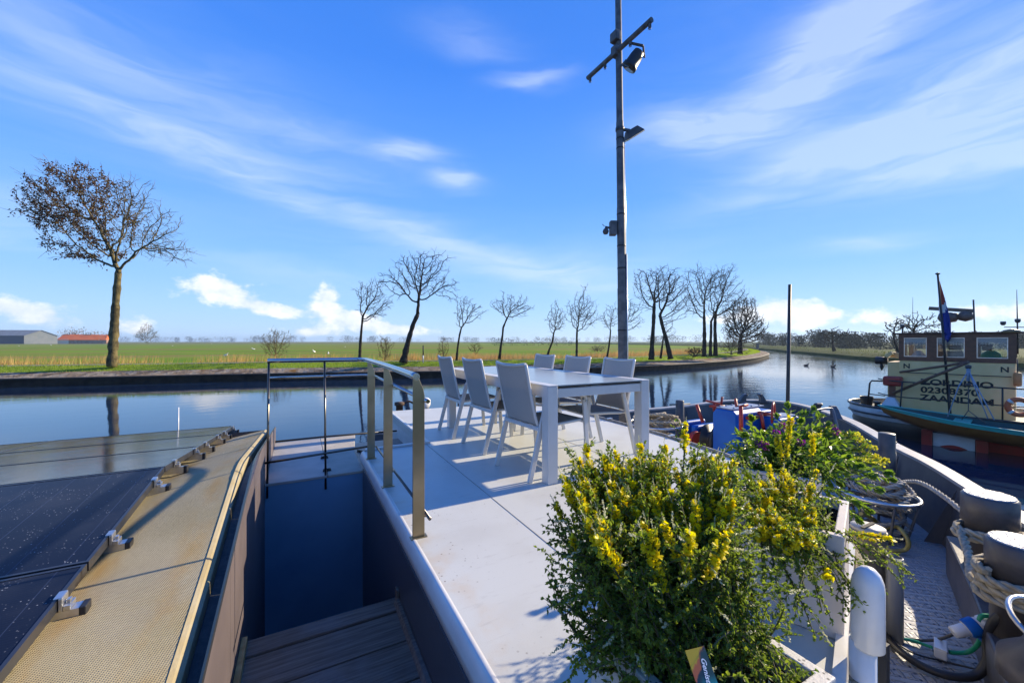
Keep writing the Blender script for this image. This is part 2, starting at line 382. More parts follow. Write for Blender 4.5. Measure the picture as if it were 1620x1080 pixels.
cp = gg.mix(gg.m('MULTIPLY', fin, .16), (.005,.009,.022,1), (.05,.075,.15,1)); cp = gg.mix(gg.m('MULTIPLY', bus, .5), cp, (.05,.07,.13,1))
dust = gg.ss(gg.noise(v, 2.4, 6), .45, .75)
cp = gg.mix(gg.m('MULTIPLY_ADD', dust, .06, .015), cp, (.30,.30,.30,1)); cp = gg.mix(gg.m('MULTIPLY', dirt, .8), cp, (.5,.52,.55,1))
t.links.new(cp, b.inputs['Base Color']); t.links.new(gg.m('MULTIPLY_ADD', dust, .10, .12), b.inputs['Roughness'])
M_rope = pmat('weathered hemp rope', (.30,.255,.18), (.43,.38,.28), .85, scale=30, bump=.5, bscale=300, bdist=.003)
M_ropegrey = pmat('grey mooring rope', (.25,.235,.20), (.37,.35,.31), .85, scale=30, bump=.5, bscale=300, bdist=.003)
M_blue = pmat('bright blue winch paint', (.002,.09,.42), (.004,.115,.46), .45, scale=5, detail=6, bump=.06, bscale=30)
M_blue.node_tree.nodes['Principled BSDF'].inputs['Specular IOR Level'].default_value = .25
M_bluetop = pmat('worn pale winch lid', (.26,.31,.37), (.10,.18,.34), .5, scale=9, bump=.2)
M_red = pmat('red lever paint', (.42,.035,.018), (.34,.045,.02), .4, scale=12)
M_terr = pmat('speckled terrazzo planter', (.56,.55,.52), None, .6, bump=.15, bscale=120)
t, b, gg, v = parts_of(M_terr)
vo = N(t, 'ShaderNodeTexVoronoi'); t.links.new(v, vo.inputs['Vector']); vo.inputs['Scale'].default_value = 95
sp = gg.m('MULTIPLY', gg.ss(vo.outputs['Distance'], .40, .25), gg.ss(gg.sep(vo.outputs['Color'])[0], .58, .62))
t.links.new(gg.mix(gg.m('MULTIPLY', sp, .85), gg.mix(gg.noise(v, 6, 5), (.60,.57,.51,1), (.48,.46,.42,1)), (.06,.055,.05,1)), b.inputs['Base Color'])
M_plwhite = pmat('pale fibre cement planter', (.55,.51,.49), (.49,.45,.43), .7, scale=6, bump=.1)
M_soil = pmat('dark potting soil', (.012,.009,.006), (.05,.032,.02), .95, scale=40, bump=1., bscale=60, bdist=.02)
M_pvc = pmat('white plastic pipe', (.70,.71,.72), (.66,.66,.66), .25, scale=9)

# ------------------------------------------------------------------ barge
barge = empty('barge', (0,0,-1.4), 'moored barge with white deck, sand coloured cabin roof, dark bow and bulwark', 'barge')
dk = [(.56,-1),(1.5,-1),(1.5,.62),(1.97,.80),(2.5,.99),(2.9,1.22),(3.18,1.52),(3.36,1.9),(3.52,2.3),(3.60,2.75),(3.66,3.2),(3.70,3.8),(3.715,4.4),(3.74,5.0),(3.7,5.5),(3.3,5.95),(2.4,6.27),(1.2,6.36),(1.2,4.22),(.56,4.14)]
mb = MB(); mb.prism(dk, -.10, 0); deck = mb.build('deck', M_white, barge)
mb = MB()                                            # rolled lip along the pit edge
mb.loft([[(.56,y,.0),(.548,y,.004),(.535,y,-.004),(.524,y,-.03),(.52,y,-.06),(.52,y,-.10),(.56,y,-.10)] for y in (-1, .5, 1.5, 2.8, 4.16)], True)
mb.add([(.56,4.16,0),(.548,4.16,.004),(.535,4.16,-.004),(.524,4.16,-.03),(.52,4.16,-.06),(.52,4.16,-.1),(.56,4.16,-.1)], [(0,1,2,3,4,5,6)])
mb.build('deck_lip', M_whitegloss, barge)
mb = MB()                                            # raised edge by the notch
mb.box((.57,4.145,.0),(1.2,4.185,.022)); mb.bar((1.205,4.16,.005),(1.215,6.35,.005),.035,.03); mb.build('deck_edge_strip', M_whitegloss, barge, .006)
mb = MB()                                            # plate seams of the deck: thin welded strips
mb.box((1.170,-.4,-.002),(1.1745,4.1,.0025)); mb.build('weld_seam', pmat('weld seam', (.42,.40,.35), (.34,.30,.24), .6, scale=4), barge); mb = MB(); mb.box((2.55,1.2,-.002),(2.554,5.2,.002)); mb.build('weld_seam', bpy.data.materials['weld seam'], barge)
mb = MB()                                            # deckhouse side below the white deck
ins = [(x*.992+.0, y) for x, y in dk[1:18]]
mb.loft([[(x,y,-.10) for x, y in ins],[(x,y,-1.3) for x, y in ins]])
mb.box((1.2,4.25,-.6),(1.21,6.3,-.10)); mb.build('deckhouse_wall', M_whitegloss, barge)
# perimeter gutter/trim with a cord along the front edge of the deck
mb = MB(); tr_ = [Vector((x*1.004+.012,y,.008)) for x, y in dk[7:17]]; sp_ = smooth_path(tr_, 6)
mb.tube(sp_, .018, 6); mb.tube([p+Vector((.045,0,-.025)) for p in sp_], .02, 6); mb.build('deck_edge_trim', pmat('worn grey edge trim', (.20,.19,.165), (.32,.31,.28), .7, scale=20, bump=.3), barge)
for p in sp_[6::11]: MB().box((p.x-.022,p.y-.02,.012),(p.x+.05,p.y+.02,.034)).build('trim_clip', M_alub, barge, .004)
# stair pit
mb = MB(); mb.box((.512,-1,-2.1),(.52,3.92,-.10)); mb.build('pit_wall', M_wall, barge)
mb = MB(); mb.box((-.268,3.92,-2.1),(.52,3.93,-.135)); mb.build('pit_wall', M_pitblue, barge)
mb = MB(); mb.box((-.3,2.4,-2.11),(.55,3.93,-2.1)); mb.build('pit_floor', M_plank, barge)
mb = MB()
for k in range(4): MB().box((-.262,2.42+.3*k,-.75-.32*k),(.51,2.70+.3*k,-.71-.32*k)).build('stair_tread', M_plank, barge, .004)
def roofz(y):   # crown of the cabin roof, ridge along the hull axis
    return .283-.163*(3.15-y) if y < 3.15 else .283-.103*(y-3.15)
def ridge_soft(y): return sum(roofz(y+q) for q in (-.2,-.1,0,.1,.2))/5
ys = [-.6,.3,1.0,1.6,2.2,2.7,2.9,2.98,3.06,3.12,3.18,3.24,3.32,3.42,3.7,4.3,5.0,5.55]
mb = MB()                                            # coaming between gutter and pit
for a, b_ in ((-.6,1.28),(1.283,2.05),(2.053,2.62),(2.623,3.6),(3.603,4.6),(4.603,5.62)):
    za, zb = ridge_soft(a)+.02, ridge_soft(b_)+.02
    mb.hexa([(-.275,a,-2.1),(-.262,a,-2.1),(-.262,b_,-2.1),(-.275,b_,-2.1),(-.275,a,za),(-.262,a,za),(-.262,b_,zb),(-.275,b_,zb)])
mb.build('coaming', M_coam, barge)
mb = MB(); mb.loft([[(-.345,y,ridge_soft(y)-.075) for y in ys],[(-.275,y,ridge_soft(y)-.085) for y in ys]]); mb.build('gutter', M_gutter, barge)
mb = MB(); mb.loft([[(-.275,y,ridge_soft(y)+.0205),(-.266,y,ridge_soft(y)+.026),(-.2615,y,ridge_soft(y)+.0205)] for y in ys]); mb.build('coaming_rail', M_rod, barge)
mb = MB()
def rz_in(y): return (.195-.085*(3.15-y)) if y < 3.15 else .195-.098*(y-3.15)
fy_ = [-.6+.11*k for k in range(57)]
def rzs(y): return sum(ridge_soft(y+q) for q in (-.12,-.06,0,.06,.12))/5
def rzi(y): return sum(rz_in(y+q) for q in (-.12,-.06,0,.06,.12))/5
mb.loft([[(-.362-.418*k/10,y,rzs(y)+(rzi(y)-rzs(y))*(k/10)) for k in range(11)]+[(-.78-.45*k,y,rzi(y)) for k in range(1,11)] for y in fy_], True)
mb.build('cabin_roof', M_roof, barge)
mb = MB(); mb.loft([[(-.366,y,ridge_soft(y)+.003),(-.352,y,ridge_soft(y)-.003),(-.332,y,ridge_soft(y)-.020),(-.330,y,ridge_soft(y)-.07),(-.345,y,ridge_soft(y)-.085)] for y in ys]); mb.build('roof_edge', M_rooflip, barge)
mb = MB(); mb.loft([[(-.33-.6*k,5.56,ridge_soft(5.55)-.004) for k in range(9)],[(-.33-.6*k,5.60,-1.6) for k in range(9)]]); mb.build('cabin_side', M_wall, barge)
# wooden landing
lz = -.44
pl = [(2.30,2.418),(2.055,2.285),(1.80,2.045),(1.545,1.79),(1.29,1.535),(1.03,1.28),(.77,1.02),(.5,.76)]
for i, (a, b_) in enumerate(pl):
    mb = MB(); mb.box((-.255,a,lz-.035),(.505,b_,lz-(.0 if i else -.004))); mb.build('plank', M_plank, barge, .004)
mb = MB(); mb.hexa([(.478,.5,lz+.002),(.51,.5,lz+.002),(.51,2.36,lz+.002),(.478,2.36,lz+.002),(.49,.5,lz+.03),(.51,.5,lz+.03),(.51,2.36,lz+.03),(.49,2.36,lz+.03)]); mb.box((.496,2.36,-.46),(.51,2.41,-.37)); mb.build('side_batten', M_plank, barge)
mb = MB(); mb.box((-.261,.6,lz-.02),(-.235,2.41,lz+.035)); mb.build('pine_batten', M_pine, barge, .003)
mb = MB(); mb.box((-.2,2.39,-.9),(.5,2.4,-.48)); mb.build('landing_riser', M_seam, barge)
# low side deck beyond the pit, with hatch boards
mb = MB(); mb.box((-.262,3.915,-.135),(.215,5.45,-.112)); mb.build('hatch_board', M_grey, barge, .004)
mb = MB(); mb.box((.221,3.915,-.135),(.519,4.62,-.112)); mb.build('hatch_board', M_beige, barge, .004)
mb = MB(); mb.prism([(.221,4.626),(.519,4.626),(.62,5.45),(.221,5.45)], -.135, -.113); mb.build('hatch_board', M_beige, barge, .004)
mb = MB(); mb.box((-.27,3.935,-.5),(1.2,5.62,-.26)); mb.build('side_deck', M_wall, barge)
mb = MB()
for x, y in ((.218,4.05),(.218,4.5)): mb = MB(); mb.box((x-.035,y-.015,-.112),(x+.035,y+.015,-.098)); mb.tube([(x-.03,y,-.096),(x+.03,y,-.096)], .009, 8); mb.build('hatch_hinge', M_black, barge)
mb = MB(); mb.tube([(-.26,5.47,-.10),(.3,5.47,-.10),(1.15,5.47,-.12)], .012, 6); mb.tube([(.62,5.2,-.25),(1.0,4.6,-.24),(1.15,4.4,-.2)], .012, 6); mb.build('side_deck_rod', M_black, barge)
# bow: tread-plate deck, bulwark, rail
bul = [(1.0,6.55,-.36),(3.2,6.35,-.34)] + [tuple(at_z(u,v,z)) for u, v, z in ((975,652,-.31),(1030,647,-.28),(1075,643,-.23),(1105,639.5,-.18),(1150,634,-.12),(1205,633,-.09),(1260,639,-.09),(1330,661,-.10),(1400,700,-.12),(1462,731,-.15),(1530,773,-.18))] + [(3.9,.42,-.20),(2.9,.05,-.22),(1.5,-.3,-.24)]
bp = smooth_path(bul, 6)
cen = Vector((4.6,3.2,0))
def inward(i, d):
    a = bp[max(i-1,0)]; b_ = bp[min(i+1,len(bp)-1)]; tt = (b_-a); n_ = Vector((tt.y,-tt.x,0)).normalized()
    if n_.dot(cen-bp[i]) < 0: n_ = -n_
    return bp[i]+n_*d
IN = [inward(i,.0) for i in range(len(bp))]; OUT = [inward(i,-.13) for i in range(len(bp))]
DZ = -.75
mb = MB(); mb.loft([[p for p in OUT],[p for p in IN]]); mb.loft([[p+Vector((0,0,-.03)) for p in IN],[p for p in IN]])
mb.build('bulwark_rail', M_rail, barge)
mb = MB(); mb.loft([[p+Vector((0,0,-.025)) for p in [inward(i,-.02) for i in range(len(bp))]],[Vector((inward(i,.10).x,inward(i,.10).y,DZ)) for i in range(len(bp))]])
mb.loft([[p+Vector((0,0,-.004)) for p in OUT],[Vector((p.x+(p.x-4.6)*.0,p.y,-.6)) for p in [inward(i,-.16) for i in range(len(bp))]],[Vector((p.x,p.y,-1.9)) for p in [inward(i,.25) for i in range(len(bp))]]])
for i in range(8, len(bp)-6, 9):                     # frames inside the bulwark
    a = inward(i,.0); c = inward(i,.22); j = Vector((.008*(1),0,0))
    mb.add([(a.x,a.y,a.z-.06),(c.x,c.y,DZ),(inward(i,.08).x,inward(i,.08).y,DZ)], [(0,1,2)])
mb.build('bulwark', M_navy, barge)
mb = MB(); dkp = [(p.x,p.y,DZ) for p in [inward(i,.08) for i in range(len(bp))]]
mb.add(dkp+[(1.0,.2,DZ),(1.0,6.4,DZ)], [tuple(range(len(dkp)+2))]); mb.build('bow_deck', M_tread, barge)

# ------------------------------------------------------------------ solar panels
cp_xy = empty
def panel(y0, y1, x1, zf, label, first=True):
    """one panel lying from edge line y0 to y1 with its right edge at x1"""
    L = 1.66; x0 = x1-L
    r = empty('solar_panel', (x1, (y0+y1)/2, zf((y0+y1)/2)-.05), label, 'solar panel', 'solar panels on the cabin roof')
    P = lambda x, y, dz_: (x, y, zf(y)+dz_)
    def slab(mb, xa, xb, ya, yb, d0, d1):
        mb.hexa([P(xa,ya,d0),P(xb,ya,d0),P(xb,yb,d0),P(xa,yb,d0),P(xa,ya,d1),P(xb,ya,d1),P(xb,yb,d1),P(xa,yb,d1)])
    fw = .012; mb = MB()
    slab(mb,x0,x1,y0,y0+fw,-.038,0); slab(mb,x0,x1,y1-fw,y1,-.038,0); slab(mb,x1-fw,x1,y0+fw,y1-fw,-.038,0); slab(mb,x0,x0+fw,y0+fw,y1-fw,-.038,0)
    mb.build('frame', M_frame, r)
    mb = MB(); slab(mb,x0+fw,x1-fw,y0+fw,y1-fw,-.008,-.0025); mb.build('cell_glass', M_pv, r)
    for f in (.2,.8):
        yy = y0+(y1-y0)*f
        mb = MB(); slab(mb,x0,x1+.055,yy-.02,yy+.02,-.085,-.041); ra = mb.build('mounting_rail', M_alub, r)
        if first:
            mb = MB(); slab(mb,x1+.0555,x1+.075,yy-.023,yy+.023,-.088,-.038); mb.build('end_cap', M_black, ra, .003)
            mb = MB(); slab(mb,x1+.003,x1+.014,yy-.022,yy+.022,-.040,.006); slab(mb,x1+.0145,x1+.034,yy-.022,yy+.022,-.040,-.022); slab(mb,x1-.010,x1+.0135,yy-.022,yy+.022,.0065,.010); slab(mb,x1+.018,x1+.030,yy-.008,yy+.008,-.0215,-.008); mb.build('clamp', M_alub, r, .002)
    return r
def pz(y): return .290-.098*(3.27-y) if y < 3.27 else .290-.101*(y-3.27)
panel(3.28,4.26,-.76,pz,'black solar panel just beyond the roof ridge, first of the three pale reflecting ones')
panel(4.275,5.27,-.76,pz,'black solar panel in the middle of the three pale reflecting ones beyond the ridge')
panel(5.285,6.30,-.76,pz,'black solar panel at the far edge of the cabin roof against the water')
panel(2.24,3.265,-.76,pz,'dark blue solar panel on the near slope right below the roof ridge')
panel(1.2,2.225,-.76,pz,'dark blue solar panel nearest to the stairwell, dotted with dirt, in the near corner')
panel(5.285,6.30,-2.435,pz,'solar panel of the second column at the far left edge of the roof', False)
panel(4.275,5.27,-2.435,pz,'solar panel of the second column, next to the middle pale panel', False)

# ------------------------------------------------------------------ railing
rl = empty('railing', (.57,3.0,0), 'stainless steel railing with three flat posts round the stairwell', 'railing')
mb = MB(); XR = .555
top = [(XR,2.15,.892),(XR,2.6,.90),(XR,3.3,.907),(XR,3.85,.908),(XR-.012,4.02,.908),(XR-.05,4.09,.908),(XR-.10,4.105,.908),(-.255,4.105,.913)]
mb.tube(smooth_path(top, 5), .0205, 14); mb.build('top_rail', M_tubest, rl)
mb = MB(); mid = [(.618,2.14,.755),(.618,3.9,.757),(.60,4.06,.757),(.55,4.11,.757),(-.25,4.11,.762)]; mb.tube(mid, .0115, 10); mb.build('middle_rail', M_tubest, rl)
mb = MB(); low = [(.628,2.14,.11),(.628,3.9,.10)]; mb.tube(low, .009, 8); mb.tube([(.56,3.93,.10),(-.30,3.93,.06)], .010, 8); mb.build('lower_rail', M_rod, rl)
for yp in (2.19, 3.06, 3.86):
    mb = MB(); x0 = .545; w_ = .066; zt = .892
    pr = [(x0,0.0),(x0+w_,0.0),(x0+w_,.785),(x0+w_-.008,.82),(x0+.030,zt),(x0+.002,zt)]
    mb.prism(pr, -.006, .006, Matrix.Translation((0,yp,0)) @ Matrix.Rotation(R(90),4,'X'))
    p_ = mb.build('post', M_steel, rl, .0015)
    mb = MB(); mb.box((x0-.012,yp-.02,.0005),(x0+w_+.012,yp+.02,.006)); mb.tube([(x0+w_,yp,.11),(.63,yp,.11)], .006, 6); mb.tube([(x0+w_,yp,.756),(.62,yp,.756)], .006, 6); mb.build('foot_plate', M_steel, p_)
for xp in (-.245, .20):
    mb = MB(); mb.tube([(xp,4.105,.90),(xp,4.0,-.10),(xp,3.905,-.14)] if False else [(xp,4.103,.9),(xp,3.908,-.23)], .009, 8); mb.build('thin_post', M_rod, rl)

# ------------------------------------------------------------------ table
TX0, TX1, TY0, TY1, TZ = 1.648, 2.705, 2.52, 4.86, .75
tb = empty('dining_table', ((TX0+TX1)/2,(TY0+TY1)/2,0), 'white dining table with frosted grey glass top and square legs', 'table')
for x in (TX0, TX1-.09):
    for y in (TY0, TY1-.09):
        mb = MB(); mb.box((x,y,0),(x+.09,y+.09,TZ-.012)); mb.build('leg', M_alu, tb, .004)
mb = MB()
mb.box((TX0+.091,TY0+.012,TZ-.10),(TX1-.091,TY0+.045,TZ-.03)); mb.box((TX0+.091,TY1-.045,TZ-.10),(TX1-.091,TY1-.012,TZ-.03))
mb.box((TX0+.012,TY0+.091,TZ-.10),(TX0+.045,TY1-.091,TZ-.002)); mb.box((TX1-.045,TY0+.091,TZ-.10),(TX1-.012,TY1-.091,TZ-.002)); mb.build('apron', M_alu, tb, .003)
mb = MB(); mb.box((TX0,TY0,TZ-.011),(TX0+.09,TY1,TZ)); mb.box((TX1-.09,TY0,TZ-.011),(TX1,TY1,TZ)); mb.build('edge_rail', M_alu, tb, .003)
ym = TY0+1.22
for a, b_ in ((TY0+.002, ym-.004),(ym+.004, TY1-.002)):
    mb = MB(); mb.box((TX0+.091,a,TZ-.010),(TX1-.091,b_,TZ-.001)); mb.build('glass_top', M_glass_t, tb, .001)
mb = MB(); mb.box((TX0+.10,TY0+.01,TZ-.024),(TX1-.10,TY1-.01,TZ-.016)); mb.build('table_seam', M_black, tb)

# ------------------------------------------------------------------ chairs (local: faces +X, origin on the floor under the seat)
def make_chair():
    r = empty('garden_chair', (0,0,0), 'x', 'chair', 'garden chairs round the dining table', local=True)
    HW = .255
    for s in (-1, 1):
        y = s*HW
        mb = MB(); mb.bar((-.30,y,0),(-.14,y,.60),.022,.042,(1,0,.3)); mb.build('rear_leg', M_alu, r, .004)
        mb = MB(); mb.bar((.30,y,0),(.255,y,.60),.022,.040,(1,0,0)); mb.build('front_leg', M_alu, r, .004)
        mb = MB(); P = smooth_path([(-.143,y,.595),(-.115,y,.632),(-.07,y,.645),(.10,y,.645),(.22,y,.640),(.258,y,.615),(.262,y,.58)], 4); rows = []
        for i, p in enumerate(P):
            tg = (P[min(i+1,len(P)-1)]-P[max(i-1,0)]).normalized(); up = Vector((0,1,0)).cross(tg)
            if up.z < -.01: up = -up
            rows.append([p+Vector((0,-.024,0))+up*.009, p+Vector((0,.024,0))+up*.009, p+Vector((0,.024,0))-up*.009, p+Vector((0,-.024,0))-up*.009, p+Vector((0,-.024,0))+up*.009])
        mb.loft(rows, True); mb.build('armrest', M_alu, r)
        mb = MB(); P = smooth_path([(.27,s*.222,.425),(.0,s*.222,.412),(-.16,s*.222,.405),(-.205,s*.222,.44),(-.25,s*.222,.60),(-.315,s*.222,.905)], 6); mb.tube(P, .0125, 8); mb.build('sling_rail', M_alu, r)
    mb = MB(); mb.bar((-.212,-.255,.40),(-.212,.255,.40),.018,.03); mb.build('cross_bar', M_alu, r, .003); mb = MB(); mb.bar((.262,-.255,.412),(.262,.255,.412),.03,.018); mb.build('cross_bar', M_alu, r, .003); mb = MB()
    mb.tube(smooth_path([(-.315,-.222,.905),(-.33,-.1,.892),(-.333,0,.888),(-.33,.1,.892),(-.315,.222,.905)], 4), .0125, 8)
    mb.build('top_bar', M_alu, r)
    def sag(y): return 1-(y/.222)**2
    ysl = [-.222+.444*k/10 for k in range(11)]
    def sheet(path, d, th, name):
        mb = MB(); P = smooth_path(path, 5); rows = []; rows2 = []
        for i, p in enumerate(P):
            tg = (P[min(i+1,len(P)-1)]-P[max(i-1,0)]).normalized(); nn = Vector((0,1,0)).cross(tg)
            f = math.sin(math.pi*i/(len(P)-1)) if name == 'seat' else (.45+.55*i/(len(P)-1))
            rows.append([Vector((p.x,y,p.z))-Vector((0,0,d*f*sag(y)))*(1 if name == 'seat' else 0)+(Vector((-1,0,0))*d*f*sag(y) if name != 'seat' else Vector((0,0,0))) for y in ysl])
        mb.loft(rows, True); o = mb.build(name, M_sling, r); md = o.modifiers.new('solid', 'SOLIDIFY'); md.thickness = th; md.offset = 0
    sheet([(.272,0,.430),(.10,0,.422),(-.06,0,.414),(-.185,0,.412)], .035, .006, 'seat')
    sheet([(-.200,0,.425),(-.225,0,.50),(-.265,0,.665),(-.315,0,.905)], .018, .006, 'backrest')
    return r
proto = make_chair()
spots = [(1.83,2.90,0+4,'white framed chair with grey sling back, nearest on the stair side of the table'),
         (1.84,3.75,2,'white framed chair with grey sling back, middle one on the stair side of the table'),
         (1.80,4.47,0,'white framed chair with grey sling back, farthest on the stair side'),
         (2.57,3.10,180-2,'white framed chair with sunlit beige sling, nearest on the bow side of the table'),
         (2.58,3.78,181,'white framed chair, middle one on the bow side of the dining table'),
         (2.58,4.50,180,'white framed chair with sling back, farthest on the bow side of the table')]
for i, (x, y, a, lab) in enumerate(spots):
    c = proto if i == 0 else copy_tree(proto)
    c.location = (x, y, .001); c.rotation_euler = (0,0,R(a)); c['label'] = lab
# ------------------------------------------------------------------ mast, lamps, camera
MX, MY = 4.99, 5.22
M_mast = pmat('mottled grey mast paint', (.075,.075,.075), (.15,.145,.14), .65, scale=7, detail=7, bump=.15, bscale=20)
M_dark = pmat('dark grey fitting', (.045,.047,.05), (.075,.075,.078), .5, scale=10)
mast = empty('mast', (MX,MY,DZ), 'tall mottled grey mast with a crossbar near its top', 'mast')
def mp(z, r=0., a=0.): return Vector((MX-.013*(z+.75)*RIGHT.x+r*math.cos(a), MY-.013*(z+.75)*RIGHT.y+r*math.sin(a), z))
mb = MB(); zs = [DZ,.5,2.0,2.02,3.4,3.42,4.9,4.92,6.4,8.8]; rr_ = [.082,.080,.078,.073,.071,.066,.064,.058,.055,.045]
mb.tube([mp(z) for z in zs], rr_, 20); mb.build('pole', M_mast, mast)
mb = MB()
for z, r in ((1.28,.083),(2.36,.076),(3.30,.074),(2.75,.076),(4.45,.068),(4.62,.068)): MB().lathe([(r,-.012),(r,.012)], mp(z), 16).build('strap', M_black, mast)
mb = MB(); mb.tube([mp(z,.082,R(-20)) for z in (.2,1.5,3.0,4.6)], .006, 5); mb.build('cable', M_alub, mast); mb = MB(); mb.tube([mp(z,.084,R(-60)) for z in (DZ,1.0,2.6)], .013, 6); mb.build('cable', M_alub, mast)
mb = MB(); CZ = 6.12; c0 = mp(CZ)
mb.tube([(c0.x-.05,MY-.74,CZ),(c0.x-.05,MY+.83,CZ)], .042, 12); mb.build('crossbar', M_mast, mast)
mb = MB()
for y in (-.70,-.28,.34,.76): mb = MB(); mb.box((c0.x-.065,MY+y-.02,CZ-.10),(c0.x-.035,MY+y+.02,CZ-.02)); mb.tube(circle((c0.x-.05,MY+y,CZ-.115),.02,10)[:-1], .006, 5, closed=True); mb.build('pulley_lug', M_dark, mast)
mb = MB(); mb.box((c0.x-.12,MY-.02,CZ+.18),(c0.x-.02,MY+.14,CZ+.34)); mb.build('junction_box', M_mast, mast, .01); mb = MB(); mb.box((c0.x-.12,MY-.0,CZ-.08),(c0.x+.02,MY+.12,CZ+.09)); mb.build('junction_box', M_mast, mast, .01)
# drum floodlight hanging below the crossbar
fl = empty('floodlight', (c0.x-.05,MY-.28,CZ-.05), 'round black drum floodlight hanging below the mast crossbar', 'floodlight')
q = Vector((c0.x+.02,MY-.30,CZ-.33)); axis = Vector((-.35,.45,-.75)).normalized(); Mx = axis.to_track_quat('Z','Y').to_matrix().to_4x4()
mb = MB(); mb.lathe([(.05,-.15),(.09,-.135),(.105,-.05),(.112,.09),(.125,.10),(.125,.15),(.11,.152)], q, 24, Mx); mb.build('drum', M_black, fl)
mb = MB(); mb.lathe([(.105,.1525),(.0,.1535)], q, 24, Mx); mb.build('lens', pmat('dull lens glass', (.05,.05,.05), None, .15), fl)
mb = MB(); mb.bar((c0.x-.05,MY-.24,CZ-.03),(q.x+.10,q.y-.10,q.z+.2),.03,.03); mb.bar((q.x+.10,q.y-.10,q.z+.2),(q.x+.14,q.y-.09,q.z+.02),.03,.012); mb.bar((c0.x-.01,MY-.02,CZ-.28),(q.x-.06,q.y+.12,q.z+.05),.03,.02); mb.build('bracket', M_dark, fl)
# flat floodlight
z2 = 4.76; fl2 = empty('floodlight', tuple(mp(z2)), 'flat rectangular floodlight halfway up the mast, tilted down', 'floodlight')
Mx = Matrix.Translation(mp(z2)+RIGHT*.22+Vector((0,0,-.03))) @ Quaternion(Vector((RIGHT.x,RIGHT.y,0)).normalized(), 0).to_matrix().to_4x4() @ Matrix.Rotation(-YAW,4,'Z') @ Matrix.Rotation(R(-32),4,'Y') @ Matrix.Rotation(R(18),4,'X')
mb = MB(); mb.hexa([Mx @ Vector(p) for p in ((-.16,-.12,-.06),(.16,-.12,-.06),(.16,.12,-.06),(-.16,.12,-.06),(-.09,-.08,.06),(.09,-.08,.06),(.09,.08,.06),(-.09,.08,.06))]); mb.build('housing', M_dark, fl2, .008)
mb = MB(); [mb.box((-.15+.05*k,-.11,-.082),(-.145+.05*k,.11,-.062), Mx) for k in range(7)]; mb.build('cooling_fin', M_alub, fl2)
mb = MB(); mb.bar(mp(z2+.02)+RIGHT*.05, mp(z2)+RIGHT*.17, .04,.04); mb.lathe([(.075,-.03),(.075,.03)], mp(z2+.02), 16); mb.build('bracket', M_dark, fl2)
# security camera
z3 = 3.06; sc = empty('security_camera', tuple(mp(z3)), 'small pale security camera on a box on the mast', 'camera')
p0 = mp(z3)-RIGHT*.14
mb = MB(); Mr = Matrix.Translation(p0) @ Matrix.Rotation(-YAW,4,'Z'); mb.box((-.06,-.06,-.13),(.055,.06,.12), Mr); mb.build('box', M_mast, sc, .012)
mb = MB(); mb.lathe([(.0,-.055),(.035,-.045),(.055,0),(.04,.04),(.02,.055)], p0-RIGHT*.13+Vector((0,0,-.06)), 16); mb.bar(p0-RIGHT*.05, p0-RIGHT*.14+Vector((0,0,.02)), .03,.03); mb.build('dome', M_dark, sc)
mb = MB(); mb.tube([p0-RIGHT*.15+Vector((0,0,.03)), p0-RIGHT*.19+Vector((0,0,.07))], .006, 5); mb.build('aerial', M_dark, sc)
# slim pole at the bow tip
b0 = at_d(1246,645,7.75); b1 = at_d(1249.5,450,7.75)
jp = empty('jack_pole', (b0.x,b0.y,DZ), 'slim dark bare pole standing at the bow tip', 'pole')
mb = MB(); mb.tube([(b0.x,b0.y,DZ), b0, b1], [.034,.033,.027], 12); mb.build('pole', pmat('brown black pole', (.03,.022,.018), (.05,.04,.035), .5, scale=8), jp)
mb = MB(); mb.lathe([(.05,-.05),(.05,.05)], b0+Vector((0,0,-.05)), 14); mb.tube([b0+Vector((0,0,.2)), b0+RIGHT*.05+Vector((0,0,.22))], .01, 6); mb.build('socket', M_dark, jp)

# ------------------------------------------------------------------ bollards and ropes
ped = [w2(*p) for p in ((3.42,3.14),(2.75,2.37),(2.15,1.72),(1.55,1.05),(2.5,.7),(3.4,1.55),(4.2,2.6))]
mb = MB(); mb.prism(ped, DZ, -.44); mb.build('bollard_pedestal', M_boll, barge, .012)
def big_bollard(u, v, zt, r, label):
    d = (H-zt)*FPX/(v-540); p = at_d(u, v, d); p.z = 0
    o = empty('mooring_bollard', (p.x,p.y,-.44), label, 'bollard', 'mooring bollards of the barge')
    mb = MB(); mb.lathe([(r*.86,-.44),(r*.86,zt-.19),(r,zt-.185),(r,zt-.012),(r-.012,zt)], (p.x,p.y,0), 40); mb.build('drum', M_boll, o)
    mb = MB(); mb.lathe([(r-.012,zt+.001),(r-.016,zt+.007),(.0,zt+.0075)], (p.x,p.y,0), 40, None, False); mb.build('lid', M_bolltop, o)
    return p
B1 = big_bollard(1565,783,.055,.132,'big purple grey bollard with worn tread plate lid, at the end of the bulwark rail')
B2 = big_bollard(1619,858,.055,.132,'big purple grey bollard at the right picture edge wound with thick rope')
def coil(c, r0, z0, turns, dz_, wob=.006, r1=None):
    n = int(turns*28); out = []
    for i in range(n+1):
        a = 2*math.pi*turns*i/n; f = i/n; rr = r0+((r1 or r0)-r0)*f+wob*math.sin(3*a+1)+wob*math.sin(1.3*a)
        out.append(Vector((c[0]+rr*math.cos(a), c[1]+rr*math.sin(a), z0+dz_*f+wob*math.sin(2*a))))
    return out
mb = MB(); mb.rope(coil(B1,.147,-.235,2.2,.075), .026); mb.build('mooring_rope', M_rope); tag(bpy.data.objects['mooring_rope'], 'thick hemp rope wound twice round the bollard at the rail end', 'rope')
pth = coil(B2,.149,-.25,3.4,.15)+[]
